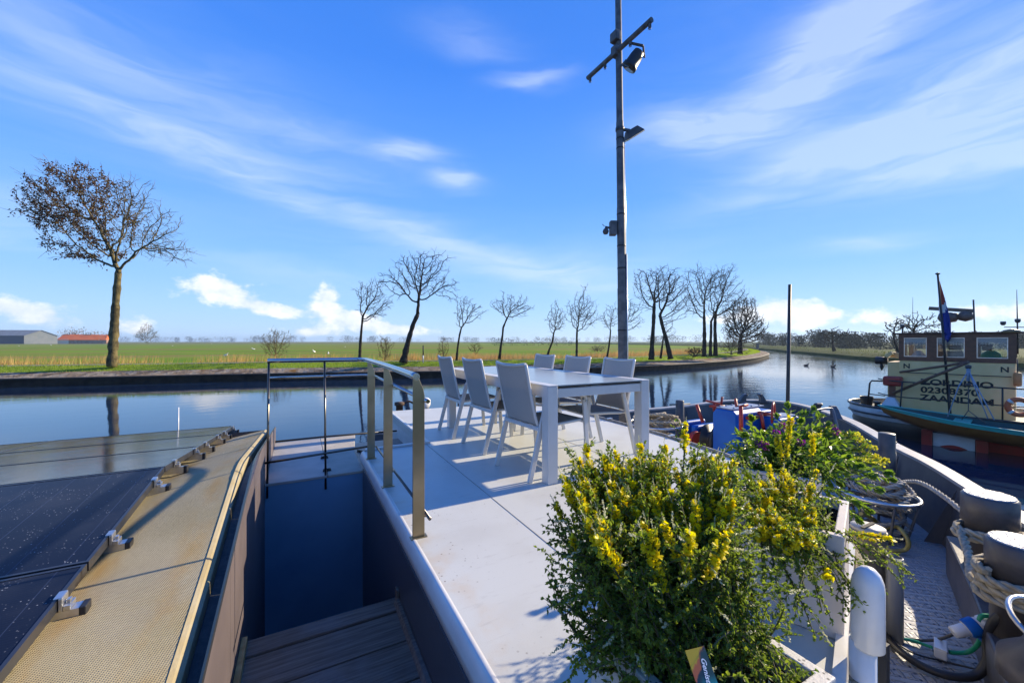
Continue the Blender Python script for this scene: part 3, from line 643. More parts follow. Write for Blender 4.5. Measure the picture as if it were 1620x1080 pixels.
lead = smooth_path([B1+Vector((-.12,.10,-.20)), B1.lerp(B2,.35)+Vector((-.15,.09,-.24)), B1.lerp(B2,.7)+Vector((-.17,.11,-.235)), pth[6]], 8)
mb = MB(); mb.rope(pth, .027); mb.rope(lead, .025); o = mb.build('mooring_rope', M_rope); tag(o, 'thick hemp rope with four turns on the bollard at the right edge', 'rope')
# third bollard with a flange ring at the frame edge
p3 = at_d(1688,985,1.62); b3 = empty('mooring_bollard', (p3.x,p3.y,-.3), 'dark bollard with a loose ring, cut by the right picture edge', 'bollard', 'mooring bollards of the barge')
mb = MB(); mb.lathe([(.19,-.34),(.185,-.26),(.12,-.20),(.10,-.15),(.10,.10),(.09,.11),(0,.112)], (p3.x,p3.y,0), 32); mb.build('drum', M_boll, b3)
mb = MB(); mb.tube([Vector(p)+Vector((0,0,.05*math.sin(i*.25))) for i, p in enumerate(circle((p3.x,p3.y,-.10),.15,32)[:-1])], .011, 8, closed=True); mb.build('ring', M_alub, b3)
# bollard standing on the bulwark
def rail_bollard(u, v, d, r, zt, zb, label, pin=False):
    p = at_d(u, v, d)
    o = empty('rail_bollard', (p.x,p.y,zb), label, 'bollard', 'bollards on the bulwark')
    mb = MB(); mb.lathe([(r*1.06,DZ),(r*1.06,zb),(r,zb+.01),(r,zt-.006),(r-.006,zt),(0,zt+.001)], (p.x,p.y,0), 28); mb.build('post', M_boll, o)
    mb = MB()
    if pin: mb.tube([p+Vector((-.2,.05,0))-Vector((0,0,p.z-zt+.07)), p+Vector((.2,-.05,0))-Vector((0,0,p.z-zt+.07))], .012, 8)
    else: mb.tube([p+RIGHT*(r-.02)+Vector((0,0,zt-.10-p.z)), p+RIGHT*(r+.03)+Vector((0,0,zt-.10-p.z))], .01, 8)
    mb.build('pin', M_dark, o)
rail_bollard(1403,690,4.2,.070,.118,-.09,'purple grey bollard rising from the starboard bulwark rail')
rail_bollard(1075.5,640,7.0,.070,.05,-.24,'dark bollard with a cross pin on the port bulwark beside the rope basket',True)
# fairleads: pairs of curved horns on the bulwark
def fairlead(pa, pb, label, flip=1):
    a = Vector(pa); b_ = Vector(pb); o = empty('fairlead', tuple((a+b_)/2), label, 'fairlead', 'fairleads on the bow bulwark')
    d = (b_-a).normalized(); L = (b_-a).length
    for s, org, dd in ((0,a,d),(1,b_,-d)):
        L *= .85; prof = [(0,0),(.10*L,.05),(.20*L,.13),(.28*L,.175),(.36*L,.185),(.42*L,.165),(.40*L,.14),(.35*L,.13),(.33*L,.08),(.34*L,.03),(.36*L,0)]
        nrm = Vector((-d.y,d.x,0)); mb = MB(); n = len(prof)
        vs = [org+dd*x+Vector((0,0,z))+nrm*.05 for x, z in prof]+[org+dd*x+Vector((0,0,z))-nrm*.05 for x, z in prof]
        mb.add(vs, [tuple(range(n)), tuple(range(2*n-1,n-1,-1))]+[(i,n+i,n+(i+1)%n,(i+1)%n) for i in range(n)]); mb.build('horn', M_navy, o, .012)
fairlead(at_d(1165,637,7.9), at_d(1214,637,7.9), 'pair of dark curved fairlead horns at the bow behind the winch')
fairlead(at_d(1282,652,6.6), at_d(1330,663,6.0), 'pair of dark curved fairlead horns on the starboard bow bulwark')
mb = MB(); f0 = [at_d(1240,700,5.6), at_d(1241,650,5.6), at_d(1246,642,5.7), at_d(1262,640,5.9), at_d(1275,641,5.8)]; 
g0 = [at_d(1293,690,5.4), at_d(1287,654,5.45), at_d(1295,648,5.5), at_d(1312,646,5.6), at_d(1318,650,5.6), at_d(1326,682,5.55)]
mb.tube(smooth_path(g0,5), .016, 8); mb.tube([g0[0]+Vector((0,0,-.5)), g0[0]], .016, 8); mb.tube([g0[-1]+Vector((0,0,-.5)), g0[-1]], .016, 8)
o = mb.build('tube_frame', pmat('blue grey tube', (.11,.13,.17), None, .4)); tag(o, 'bent blue grey tube frame on the bow in front of the starboard fairlead', 'frame')

# ------------------------------------------------------------------ rope baskets
def basket(c, R_, zr, zb, label, ropel, mat_r, heap, seed):
    rd = random.Random(seed)
    o = empty('rope_basket', (c.x,c.y,zb), label, 'basket', 'rope baskets on the bow deck')
    mb = MB(); mb.tube(circle((c.x,c.y,zr),R_,40)[:-1], .017, 8, closed=True); mb.build('top_ring', M_alub, o)
    mb = MB(); mb.tube(circle((c.x,c.y,zb+.05),R_*.72,32)[:-1], .012, 6, closed=True)
    for k in range(7): a = 2*math.pi*k/7+.3; mb.tube([(c.x+R_*math.cos(a),c.y+R_*math.sin(a),zr),(c.x+R_*.72*math.cos(a),c.y+R_*.72*math.sin(a),zb+.05),(c.x+R_*.72*math.cos(a),c.y+R_*.72*math.sin(a),zb)], .011, 6)
    mb.build('basket_rod', M_dark, o)
    pts = []
    for k in range(heap):
        f = k/heap; rr = R_*(.62+.26*f)*(1 if k % 3 else .62); z = zb+.06+(zr+.08-zb)*f
        tilt = rd.uniform(-.05,.05); ox, oy = rd.uniform(-.03,.03), rd.uniform(-.03,.03); a0 = rd.uniform(0,6)
        for i in range(22):
            a = a0+2*math.pi*i/22; pts.append(Vector((c.x+ox+rr*math.cos(a)*(1+.04*math.sin(2*a+k)), c.y+oy+rr*math.sin(a), z+tilt*math.cos(a)+.012*math.sin(3*a+k))))
    for k in range(5):
        a0 = rd.uniform(0,6.28); rr = R_*rd.uniform(.28,.5); cx, cy = c.x+rd.uniform(-.12,.12), c.y+rd.uniform(-.12,.12)
        for i in range(16):
            a = a0+2*math.pi*i/16; pts.append(Vector((cx+rr*math.cos(a), cy+rr*math.sin(a), zr+.05+.035*k*.5+.05*math.sin(a+k))))
    mb = MB(); mb.rope(smooth_path(pts,2), .023, 3, None, 4); ro = mb.build('mooring_rope', mat_r); tag(ro, ropel, 'rope')
    return pts
c1_ = at_z(1037,668,-.10)
basket(c1_, .37, -.12, DZ, 'round wire basket at the port side beside the dining table', 'beige hemp rope heaped in the basket beside the dining table', M_rope, 9, 3)
c2_ = at_z(1388,781,-.36)
basket(c2_, .29, -.36, DZ, 'round wire basket on the tread plate behind the flower planters', 'grey rope coiled in the basket behind the flower planters', M_ropegrey, 7, 5)
lp = [c2_+Vector((.0,.25,.12)), c2_+Vector((.22,.15,.16)), c2_+Vector((.30,-.05,.10)), c2_+Vector((.12,-.22,.03)), c2_+Vector((-.12,-.12,.05)), c2_+Vector((.05,.10,.10))]
mb = MB(); mb.rope(smooth_path(lp,10), .020); e0 = c2_+Vector((.27,-.06,.06))
mb.rope(smooth_path([lp[2]+Vector((0,0,-.03)), e0.lerp(B1,.3)+Vector((0,0,.06)), e0.lerp(B1,.6)+Vector((0,0,-.02)), B1+(e0-B1).normalized()*.2+Vector((0,0,-.14-e0.z*.0))], 10), .020)
o = mb.build('mooring_rope', M_ropegrey); tag(o, 'grey rope looped over the basket and led across to the bollard', 'rope')
M_hose = pmat('olive yellow hose', (.30,.25,.07), (.22,.18,.05), .45, scale=9)
hp = [at_z(1362,812,-.5), at_z(1384,822,-.6), at_z(1383,838,-.68), at_z(1412,833,-.62), at_z(1424,836,-.55), at_z(1437,856,-.62), at_z(1432,869,-.70), at_z(1410,870,-.72), at_z(1396,858,-.70)]
mb = MB(); mb.tube(smooth_path(hp,8), .017, 8); o = mb.build('garden_hose', M_hose); tag(o, 'olive yellow hose looping out below the rope basket onto tread plate', 'hose')

# ------------------------------------------------------------------ anchor winch
WX0, WX1, WY0, WY1 = 4.62, 5.16, 2.96, 3.27
wn = empty('anchor_winch', (4.9,3.2,DZ), 'bright blue anchor winch with red levers and hand wheel', 'winch')
mb = MB(); prof = [(WY0,DZ),(WY1,DZ),(WY1,.18),(WY1-.05,.245),(WY0+.05,.245),(WY0,.20)]
mb.prism([(y,z) for y, z in prof], WX0, WX1, Matrix(((0,0,1,0),(1,0,0,0),(0,1,0,0),(0,0,0,1)))); mb.build('gear_case', M_blue, wn, .02, 3)
mb = MB(); mb.box((WX0+.01,WY0+.045,.247),(WX1+.12,WY1-.045,.262)); mb.build('case_lid', M_bluetop, wn, .004)
[MB().lathe([(.012,.262),(.012,.275),(0,.276)], (x,y,0), 6).build('bolt', M_bluetop, wn) for x in (4.68,4.8,4.92,5.04,5.2) for y in (WY0+.065,WY1-.065)]
mb = MB(); mb.box((WX0+.545,WY0+.02,-.6),(WX0+.80,WY1-.02,.20)); mb.build('rear_case', M_blue, wn, .03, 3); mb = MB(); mb.box((WX0+.1,WY0-.5,-.75),(WX0+.62,WY0-.35,-.02)); mb.build('side_frame', M_blue, wn, .03, 3); mb = MB(); mb.box((WX0+.1,WY1+.32,-.75),(WX0+.55,WY1+.40,-.06)); mb.build('side_frame', M_blue, wn, .03, 3); mb = MB(); mb.box((WX0+.1,WY1+.45,-.75),(WX0+.5,WY1+.53,-.02)); mb.build('side_frame', M_blue, wn, .03, 3)
Ry = Matrix.Rotation(R(-90),4,'X')
mb = MB(); mb.lathe([(.07,-.52),(.26,-.50),(.26,-.46),(.12,-.44),(.11,-.20),(.24,-.18),(.24,-.14),(.06,-.12)], (WX0+.32,WY0,-.22), 28, Ry); mb.build('drum', M_black, wn); mb = MB()
mb.lathe([(.07,.06),(.24,.08),(.24,.12),(.11,.14),(.11,.26),(.2,.28),(.2,.31),(.06,.32)], (WX0+.32,WY1,-.25), 28, Ry); mb.build('drum', M_black, wn)
mb = MB(); mb.tube([(WX0+.32,WY0-.7,-.22),(WX0+.32,WY1+.7,-.22)], .035, 12); mb.build('shaft', M_alub, wn)
mb = MB(); mb.lathe([(.13,-.02),(.135,.0),(.13,.05),(.04,.06)], (WX0+.1,WY1+.30,-.26), 20, Ry); mb.build('brake_band', M_red, wn)
def lever(pts, r=.017):
    mb = MB(); mb.tube(pts, r, 8); return mb.build('lever', M_red, wn)
lever([at_d(1102,640,5.55), at_d(1112,668,5.45)], .022)
lever([at_d(1130,650,5.6), at_d(1130,637,5.6)], .02); lever([at_d(1117.5,633.5,5.75), at_d(1131,637,5.6), at_d(1141,638.5,5.5), at_d(1142.5,627.5,5.5)], .016)
lever([at_d(1122,642,5.6), at_d(1147,643,5.5)], .02)
lever([at_d(1172.5,686,4.62), at_d(1172,643,4.62)], .022); lever([at_d(1163.5,631,4.75), at_d(1165,642,4.7), at_d(1172,643,4.62), at_d(1182,640,4.7)], .016)
lever([at_d(1182,661,4.8), at_d(1199,659.5,4.9)], .022); lever([at_d(1201,653,4.9), at_d(1243,660,5.1)], .026); lever([at_d(1204,654,4.85), at_d(1208.5,680,4.85)], .02)
wc = at_d(1223.5,656.5,4.95); wd = (RIGHT*.62+FWD*.78).normalized()
mb = MB(); mb.tube([wc+wd*(.15*math.cos(a))+Vector((0,0,.15*math.sin(a))) for a in [2*math.pi*k/28 for k in range(28)]], .014, 8, closed=True)
for k in range(3): a = R(90+120*k); mb.tube([wc, wc+wd*(.15*math.cos(a))+Vector((0,0,.15*math.sin(a)))], .009, 6)
mb.tube([wc-wd.cross(Vector((0,0,1)))*.08, wc+wd.cross(Vector((0,0,1)))*.08], .02, 8); mb.build('hand_wheel', M_red, wn)
mb = MB(); p = at_d(1208,664,4.95); mb.box((p.x-.02,p.y-.20,p.z-.5),(p.x+.42,p.y+.02,p.z+.05)); mb.build('hand_wheel_case', M_blue, wn, .03, 3)
mb = MB(); mb.box((p.x-.0,p.y-.18,p.z+.0505),(p.x+.40,p.y+.0,p.z+.06)); mb.build('case_lid', M_bluetop, wn)
# moss coloured net heap by the winch
pn = at_z(1192,722,-.35); mb = MB(); rd = random.Random(9)
for k in range(26):
    cc_ = (pn.x+rd.uniform(-.14,.14), pn.y+rd.uniform(-.14,.14), -.72+rd.uniform(0,.42)); rr0 = rd.uniform(.05,.13); ax = Vector((rd.gauss(0,1),rd.gauss(0,1),rd.gauss(0,1))).normalized(); u_ = ax.orthogonal().normalized(); v_ = ax.cross(u_)
    mb.tube([Vector(cc_)+u_*(rr0*math.cos(a))+v_*(rr0*math.sin(a)) for a in [2*math.pi*i/14 for i in range(14)]], .010, 4, closed=True)
o = mb.build('net_bundle', pmat('moss green net', (.05,.07,.045), (.10,.11,.07), .9, scale=30)); tag(o, 'moss green bundle of cord beside the blue winch', 'net')

# ------------------------------------------------------------------ starboard edge: rail strip, vent pipe, hatch pipe, cables
mb = MB(); sp2 = [(1.2,.585,.013),(1.5,.635,.013),(1.97,.81,.013),(2.5,1.0,.013),(2.9,1.23,.013)]
for a, b_ in zip(sp2[:-1], sp2[1:]): mb.bar(Vector(a)-Vector((0,.01,0)), Vector(b_)-Vector((0,.01,0)), .034, .03)
mb.build('deck_side_rail', M_whitegloss, barge)
mb = MB()
for a, b_ in zip(sp2[:-1], sp2[1:]): mb.bar(Vector(a)-Vector((-.01,.045,.05)), Vector(b_)-Vector((-.01,.045,.05)), .03, .03)
mb.build('gritty_edge', pmat('gritty sealant', (.23,.19,.12), (.42,.38,.3), .9, scale=80, bump=.6, bscale=200), barge)
vp = Vector((1.635,.615,0)); pv_ = empty('vent_pipe', (vp.x,vp.y,DZ), 'white plastic vent pipe with a rounded cowl beside the planter', 'pipe')
mb = MB(); mb.lathe([(.036,DZ),(.036,.10)], vp, 28); mb.build('pipe', M_pvc, pv_)
mb = MB()
ca = Vector((.25,-1.,0)).normalized(); rows = []
for k in range(13):       # cowl: bend that turns over and points down
    a = R(180*k/12*.62); cen_ = vp+Vector((0,0,.20))+ca*(.045*(1-math.cos(a)))+Vector((0,0,.105*math.sin(a)))
    rows.append((cen_, .0615 if k < 10 else .0615-.012*(k-9)))
mb.lathe([(.039,.085),(.0435,.09),(.0435,.275),(.041,.303),(.033,.327),(.019,.343),(.0,.348)], vp+ca*.012, 28)
mb.build('cowl', M_pvc, pv_)
mb = MB(); mb.bar(vp+Vector((.045,-.036,DZ)), vp+Vector((.045,-.036,.10)), .025,.025); mb.build('bracket', M_black, pv_)
hc = at_z(1373,836,-.12); hpz = empty('deck_pipe', (hc.x,hc.y,DZ), 'grey deck pipe with a flat slotted lid behind the white vent pipe', 'pipe')
mb = MB(); mb.lathe([(.085,DZ),(.085,-.15),(.095,-.145),(.095,-.125),(0,-.124)], hc-Vector((0,0,hc.z)), 28); mb.build('pipe', pmat('brown grey pipe', (.13,.12,.11), (.19,.17,.15), .5, scale=8), hpz)
mb = MB(); mb.lathe([(.088,-.1235),(.088,-.105),(0,-.102)], hc-Vector((0,0,hc.z)), 28); mb.build('lid', M_rail, hpz)
mb = MB(); mb.box((hc.x-.075,hc.y-.010,-.1015),(hc.x+.075,hc.y+.010,-.094)); mb.build('lid_slot', M_seam, hpz)
q = hc+Vector((.0,-.13,0)); mb = MB(); mb.lathe([(.042,DZ),(.042,-.24),(.035,-.235),(.035,-.30)], (q.x,q.y,0), 20); mb.build('side_tube', pmat('grey tube', (.22,.23,.25), None, .4), hpz)
def deck_path(lst): return smooth_path([at_z(u,v,z) for u, v, z in lst], 8)
o = MB().tube(deck_path([(1385,985,-.73),(1425,1030,-.72),(1470,1058,-.72),(1515,1070,-.71),(1546,1066,-.68),(1562,1042,-.60),(1563,1010,-.5),(1575,980,-.36),(1612,955,-.26),(1640,948,-.25)]), .021, 10).build('hose', M_black); tag(o, 'thick black hose curving over the tread plate up the bollard pedestal', 'hose')
o = MB().tube(deck_path([(1390,1003,-.735),(1430,1010,-.735),(1475,1012,-.70),(1502,1005,-.60),(1511,998,-.53)]), .008, 6).build('cable', M_dark); tag(o, 'thin grey cable leading to the blue and white plug', 'cable')
o = MB().tube(deck_path([(1390,995,-.74),(1440,1030,-.74),(1500,1047,-.73),(1560,1062,-.68),(1630,1085,-.6)]), .005, 6).build('cable', M_black); tag(o, 'thin black cable crossing over the thick hose', 'cable')
M_green = pmat('green cable', (.01,.30,.16), None, .4)
o = MB().tube(deck_path([(1400,1006,-.735),(1440,1012,-.73),(1474,1023,-.70)]), .009, 8).tube(deck_path([(1502,1031,-.70),(1530,1031,-.68),(1547,1018,-.6),(1552,1000,-.52)]), .011, 8).tube(deck_path([(1549,982,-.44),(1553,974,-.41),(1568,974,-.40),(1580,977,-.38)]), .011, 8).build('cable', M_green); tag(o, 'green cable joining the white box and the plug by the bollards', 'cable')
jb = at_z(1488,1026,-.70); Mj = Matrix.Translation(jb) @ Matrix.Rotation(R(-75),4,'Z')
bx = empty('cable_box', tuple(jb), 'small white cable box lying on the tread plate', 'box')
mb = MB(); mb.box((-.026,-.058,-.03),(.026,.058,.022), Mj); mb.build('case', M_pvc, bx, .006)
mb = MB(); mb.box((-.027,-.059,.0225),(.027,.059,.031), Mj); mb.build('lid', M_pvc, bx, .004)
pa = at_z(1507,1000,-.53); pb = at_z(1567,983,-.44); pd = (pb-pa); Mq = Matrix.Translation(pa) @ pd.to_track_quat('Z','Y').to_matrix().to_4x4(); Lp = pd.length
plg = empty('plug', tuple(pa), 'blue and white power plug hanging beside the bollard pedestal', 'plug')
mb = MB(); mb.lathe([(.026,0),(.030,.01),(.031,.07),(.026,.075),(.034,.085),(.036,.36*Lp)], (0,0,0), 20, Mq); mb.lathe([(.038,.66*Lp),(.040,.70*Lp),(.034,.74*Lp),(.042,.78*Lp),(.042,.86*Lp),(.030,.9*Lp),(.032,Lp)], (0,0,0), 20, Mq); mb.build('grip', M_pvc, plg)
mb = MB(); mb.lathe([(.038,.362*Lp),(.045,.38*Lp),(.047,.64*Lp),(.04,.658*Lp)], (0,0,0), 24, Mq); mb.box((-.03,-.075,.50*Lp),(.03,-.03,.78*Lp), Mq); mb.build('collar', M_blue, plg, .004)

# ------------------------------------------------------------------ planters
def planter(name_label, c, w, d, h, th, rz, mat):
    o = empty('planter', (c[0],c[1],0), name_label, 'planter', 'flower planters on the white deck', rz, True)
    mb = MB(); hw, hd = w/2, d/2
    outer = [(-hw,-hd),(hw,-hd),(hw,hd),(-hw,hd)]; inn = [(-hw+th,-hd+th),(hw-th,-hd+th),(hw-th,hd-th),(-hw+th,hd-th)]
    vs = [(x,y,.002) for x, y in outer]+[(x,y,h) for x, y in outer]+[(x,y,h) for x, y in inn]+[(x*.97,y*.97,.03) for x, y in inn]
    fs = [(3,2,1,0)]+[(i,(i+1)%4,4+(i+1)%4,4+i) for i in range(4)]+[(4+i,4+(i+1)%4,8+(i+1)%4,8+i) for i in range(4)]+[(8+i,8+(i+1)%4,12+(i+1)%4,12+i) for i in range(4)]+[(12,13,14,15)]
    mb.add(vs, fs); mb.build('trough', mat, o, .004)
    mb = MB(); n = 14; rd = random.Random(3)
    mb.loft([[(-hw+th*.9+(w-1.8*th)*i/n, -hd+th*.9+(d-1.8*th)*j/n, h-.045+rd.uniform(-.012,.012)) for i in range(n+1)] for j in range(n+1)]); mb.build('soil', M_soil, o)
    return o
planter('speckled square planter nearest the camera holding the yellow broom', (.905,.665), .40, .40, .30, .032, 0, M_terr)
planter('pale square planter standing on the deck edge beside the white vent pipe', (1.86,.965), .44, .40, .38, .03, R(20), M_plwhite)
planter('pale planter with the mixed flowers beside the front deck edge', (2.52,1.36), .52, .42, .36, .03, R(24), M_plwhite)

# ------------------------------------------------------------------ plants
def leaf_mat(name, c1, c2, tl=.5, rough=.45, scale=14, hue=.485, val=1.7):
    m = pmat(name, c1, c2, rough, scale=scale, lo=.3, hi=.7)
    t, b, gg, v = parts_of(m); col = b.inputs['Base Color'].links[0].from_socket
    tr = N(t, 'ShaderNodeBsdfTranslucent'); hsn = N(t, 'ShaderNodeHueSaturation'); hsn.inputs['Value'].default_value = val; hsn.inputs['Hue'].default_value = hue; hsn.inputs['Saturation'].default_value = 1.1
    t.links.new(col, hsn.inputs['Color']); t.links.new(hsn.outputs[0], tr.inputs['Color'])
    mx = N(t, 'ShaderNodeMixShader'); mx.inputs[0].default_value = tl
    t.links.new(b.outputs[0], mx.inputs[1]); t.links.new(tr.outputs[0], mx.inputs[2]); t.links.new(mx.outputs[0], t.nodes['Material Output'].inputs[0])
    return m
M_broom = leaf_mat('broom leaf', (.085,.15,.026), (.20,.27,.04), .5)
M_broomf = leaf_mat('broom blossom yellow', (.80,.72,.016), (.80,.64,.010), .4, .5, 30, .503, 1.2)
M_bud = leaf_mat('pale bud spike', (.36,.38,.22), (.46,.47,.34), .3)
M_stem = pmat('brown green stem', (.06,.05,.02), (.10,.09,.035), .7, scale=20)
M_lance = leaf_mat('fresh lance leaf', (.085,.17,.022), (.15,.24,.035), .5)
M_euph = leaf_mat('lime yellow bract', (.46,.44,.05), (.36,.40,.06), .4)
M_purple = leaf_mat('purple petal', (.16,.02,.20), (.24,.03,.24), .35)
M_wpetal = leaf_mat('white petal', (.60,.58,.56), (.5,.46,.5), .3)
class Leaves:
    def __init__(s): s.v = []; s.f = []; s.n = 0
    def leaf(s, p, d, nrm, L, W, fold=.25, curl=0.):
        """pointed oval leaf of two halves folded along its rib"""
        d = d.normalized(); sd_ = d.cross(nrm)
        if sd_.length < 1e-4: sd_ = d.orthogonal()
        sd_.normalize(); up = sd_.cross(d)
        a = p; m1 = p+d*(L*.5)+up*(curl*L*.3); t = p+d*L-up*(curl*L*.3)
        l = p+d*(L*.45)+sd_*(W*.5)+up*(fold*W); r = p+d*(L*.45)-sd_*(W*.5)+up*(fold*W)
        o = s.n; s.v += [tuple(a),tuple(l),tuple(t),tuple(r)]; s.f += [(o,o+1,o+2),(o,o+2,o+3)]; s.n += 4
    def petal(s, p, d, nrm, L, W):
        d = d.normalized(); sd_ = d.cross(nrm)
        if sd_.length < 1e-4: sd_ = d.orthogonal()
        sd_.normalize(); up = sd_.cross(d); o = s.n
        for x, y, z in ((0,0,0),(.45,.5,.10),(.85,.42,.22),(1.,0,.12),(.85,-.42,.22),(.45,-.5,.10)): s.v.append(tuple(p+d*(x*L)+sd_*(y*W)+up*(z*W)))
        s.f += [(o,o+1,o+2,o+3),(o,o+3,o+4,o+5)]; s.n += 6
    def build(s, name, mat, parent):
        off = parent.location
        me = bpy.data.meshes.new(name); me.from_pydata([(x-off.x,y-off.y,z-off.z) for x, y, z in s.v], [], s.f); me.materials.append(mat)
        o = bpy.data.objects.new(name, me); COL.objects.link(o); o.parent = parent; return o
def rvec(rd): 
    while True:
        v_ = Vector((rd.uniform(-1,1),rd.uniform(-1,1),rd.uniform(-1,1)))
        if .05 < v_.length < 1: return v_.normalized()
def bez(a, b_, c, n): return [(a*(1-t)**2+b_*(2*t*(1-t))+c*t**2) for t in [i/n for i in range(n+1)]]
def pea_flower(FL, p, ax, rd, s):
    side = rvec(rd); d = (side-ax*side.dot(ax)).normalized()
    up = (d*.55+ax*.6).normalized()
    FL.petal(p, (d*.35+ax*.9), d, s*1.05, s*1.0)          # banner
    w_ = d.cross(ax).normalized()
    FL.petal(p, (d*.95+w_*.35-ax*.05), ax, s*.95, s*.6); FL.petal(p, (d*.95-w_*.35-ax*.05), ax, s*.95, s*.6)
    FL.petal(p, (d*.8-ax*.45), ax+d*.2, s*.8, s*.55)
def broom(label, base, bw, targets, seed, leafs=1.0, fl_prob=.35, lmin=.009, lmax=.016, zmin=.05):
    rd = random.Random(seed)
    o = empty('broom_shrub', (base[0],base[1],base[2]), label, 'shrub', 'yellow flowering broom shrubs')
    ST = MB(); LV = Leaves(); FL = Leaves(); BD = Leaves()
    for tg, flower, bare in targets:
        b0_ = Vector((base[0]+rd.uniform(-bw,bw), base[1]+rd.uniform(-bw,bw), base[2]-.03))
        mid_ = b0_.lerp(tg, .45)+Vector((rd.uniform(-.04,.04),rd.uniform(-.04,.04),.14+.1*rd.random()))
        if flower or rd.random() < .5: mid_ = Vector((b0_.x*.22+tg.x*.78, b0_.y*.22+tg.y*.78, min(mid_.z, max(b0_.z+.02, tg.z-.17))))      # sprigs turn upright at the end
        P = bez(b0_, mid_, tg, 14); Ls = sum((P[i+1]-P[i]).length for i in range(14))
        ST.tube(P, [.0042*(1-i/15)+.0011 for i in range(15)], 4, False)
        def leaves_on(Q, step, t0=0., lk=1.):
            S = resample(Q, step)
            for i, p in enumerate(S):
                if i/len(S) < t0: continue
                tg_ = (S[min(i+1,len(S)-1)]-S[max(i-1,0)]); 
                if tg_.length < 1e-6: continue
                tg_.normalize(); az_ = rvec(rd)
                for k in range(3):
                    dd = (tg_*rd.uniform(.3,.8)+(rvec(rd)*.5+az_*.75)).normalized()
                    LV.leaf(p, dd, (rvec(rd)*.6+Vector((0,0,1))).normalized(), rd.uniform(lmin,lmax)*lk, rd.uniform(.0055,.0092)*lk, rd.uniform(.1,.4), rd.uniform(-.2,.5))
        leaves_on(P, .0080/leafs, .28)
        ns = int(Ls*24*leafs)
        for k in range(ns):
            t_ = rd.uniform(.25,.97); i = min(int(t_*14),13); p = P[i].lerp(P[i+1], t_*14-i); tg_ = (P[i+1]-P[i]).normalized()
            L_ = rd.uniform(.05,.13)*(1.15-.5*t_); dd = (tg_*.75+rvec(rd)*.8+Vector((0,0,.12))).normalized()
            e = p+dd*L_; 
            if e.z < zmin: e.z = zmin+.05*rd.random()
            Q = bez(p, p+dd*L_*.5+Vector((0,0,.012)), e, 4)
            ST.tube(Q, .0009, 3, False); leaves_on(Q, .0082/leafs)
            if rd.random() < .075:      # pale bud spikes
                s0 = Q[-1]; d0 = (Q[-1]-Q[-3]).normalized()
                for j in range(18): BD.leaf(s0+d0*(.0028*j), (d0+rvec(rd)*.7).normalized(), rvec(rd), .011*(1-j/26), .0055)
        if flower:
            Lf = flower; S = resample(P, .0065); n = int(Lf/.0065)
            for p in S[-n:]:
                ax = (S[-1]-S[max(-n-1,-len(S))]).normalized()
                for _ in range(3):
                    if rd.random() < .8: pea_flower(FL, p+rvec(rd)*.006, ax, rd, rd.uniform(.011,.0175))
            for j in range(16): BD.leaf(S[-1]+ax*(.0022*j), (ax+rvec(rd)*.6).normalized(), rvec(rd), .006, .003)
    ST.build('stem', M_stem, o); LV.build('foliage', M_broom, o)
    if FL.n: FL.build('blossom', M_broomf, o)
    if BD.n: BD.build('bud_spike', M_bud, o)
    return o
rd = random.Random(21); T1 = []
def env_point(c, rx, ry, rz_, rd, rmin=.45):
    d = rvec(rd); s = rmin+(1-rmin)*rd.random()**.6
    return Vector((c[0],c[1],c[2]))+RIGHT*(d.x*rx*s)+FWD*(d.y*ry*s)+Vector((0,0,d.z*rz_*s))
for k in range(128):
    T1.append((env_point((.87,.82,.43), .34, .30, .24, rd), 0, 0))
for k in range(62):
    T1.append((env_point((.83,.66,.29), .26, .16, .17, rd, .6), 0, 0))
XF = [(rd.uniform(895,1165), rd.uniform(728,728+rd.choice((50,80,125))), 0, rd.uniform(.07,.14)) for _ in range(85)]
for u, v, d, L in XF:
    T1.append((at_d(u,v,1.25-(v-735)*.0028), L, 0))
for u, v, d, L in ((928,708,1.35,.09),(975,718,1.38,.07),(1012,704,1.42,.10),(1052,708,1.4,.06),(1135,722,1.4,.08),(897,770,1.25,.05),(880,800,1.2,.05),(935,735,1.35,.08),(958,728,1.4,.06),(985,745,1.35,.08),(1010,725,1.4,.05),(1085,672,1.55,.10),(1035,790,1.1,.10),(1090,772,1.15,.11),(1105,800,1.1,.10),(1120,760,1.25,.07),(1150,745,1.35,.06),(905,850,1.1,.04),(1000,770,1.3,.06),(945,765,1.3,.05),(1070,745,1.4,.05),(1130,840,1.05,.05),(970,790,1.2,.05)):
    T1.append((at_d(u,v,d), L, 0))
for u, v, d in ((915,745,1.35),(1015,715,1.45),(1045,718,1.45),(1060,725,1.4),(1110,722,1.45),(1095,728,1.45),(1140,745,1.45),(868,815,1.2),(890,920,1.1),(898,985,1.05),(905,1050,.95),(1180,755,1.45),(893,880,1.12)):
    T1.append((at_d(u,v,d), 0, 0))
broom('dense yellow flowering broom bush spilling over the speckled planter', (.905,.68,.27), .13, T1, 5, 1.0)
rd = random.Random(33); T2 = []
for k in range(50): T2.append((env_point((1.76,.98,.40), .30, .26, .16, rd), 0, 0))
for _ in range(46):
    u = rd.uniform(1178,1295); v = rd.uniform(745,860); T2.append((at_d(u,v,1.64-(v-730)*.0028), rd.uniform(.05,.13), 0))
for u, v, d, L in ((1250,662,1.75,.16),(1230,690,1.7,.10),(1215,735,1.6,.12),(1285,690,1.8,.08),(1200,770,1.5,.10),(1180,795,1.45,.06),(1228,820,1.35,.09),(1245,870,1.3,.05),(1265,800,1.5,.09),(1275,815,1.5,.07),(1408,850,1.45,.09),(1240,745,1.6,.07),(1310,915,1.3,.04),(1290,745,1.7,.06)):
    T2.append((at_d(u,v,d), L, 0))
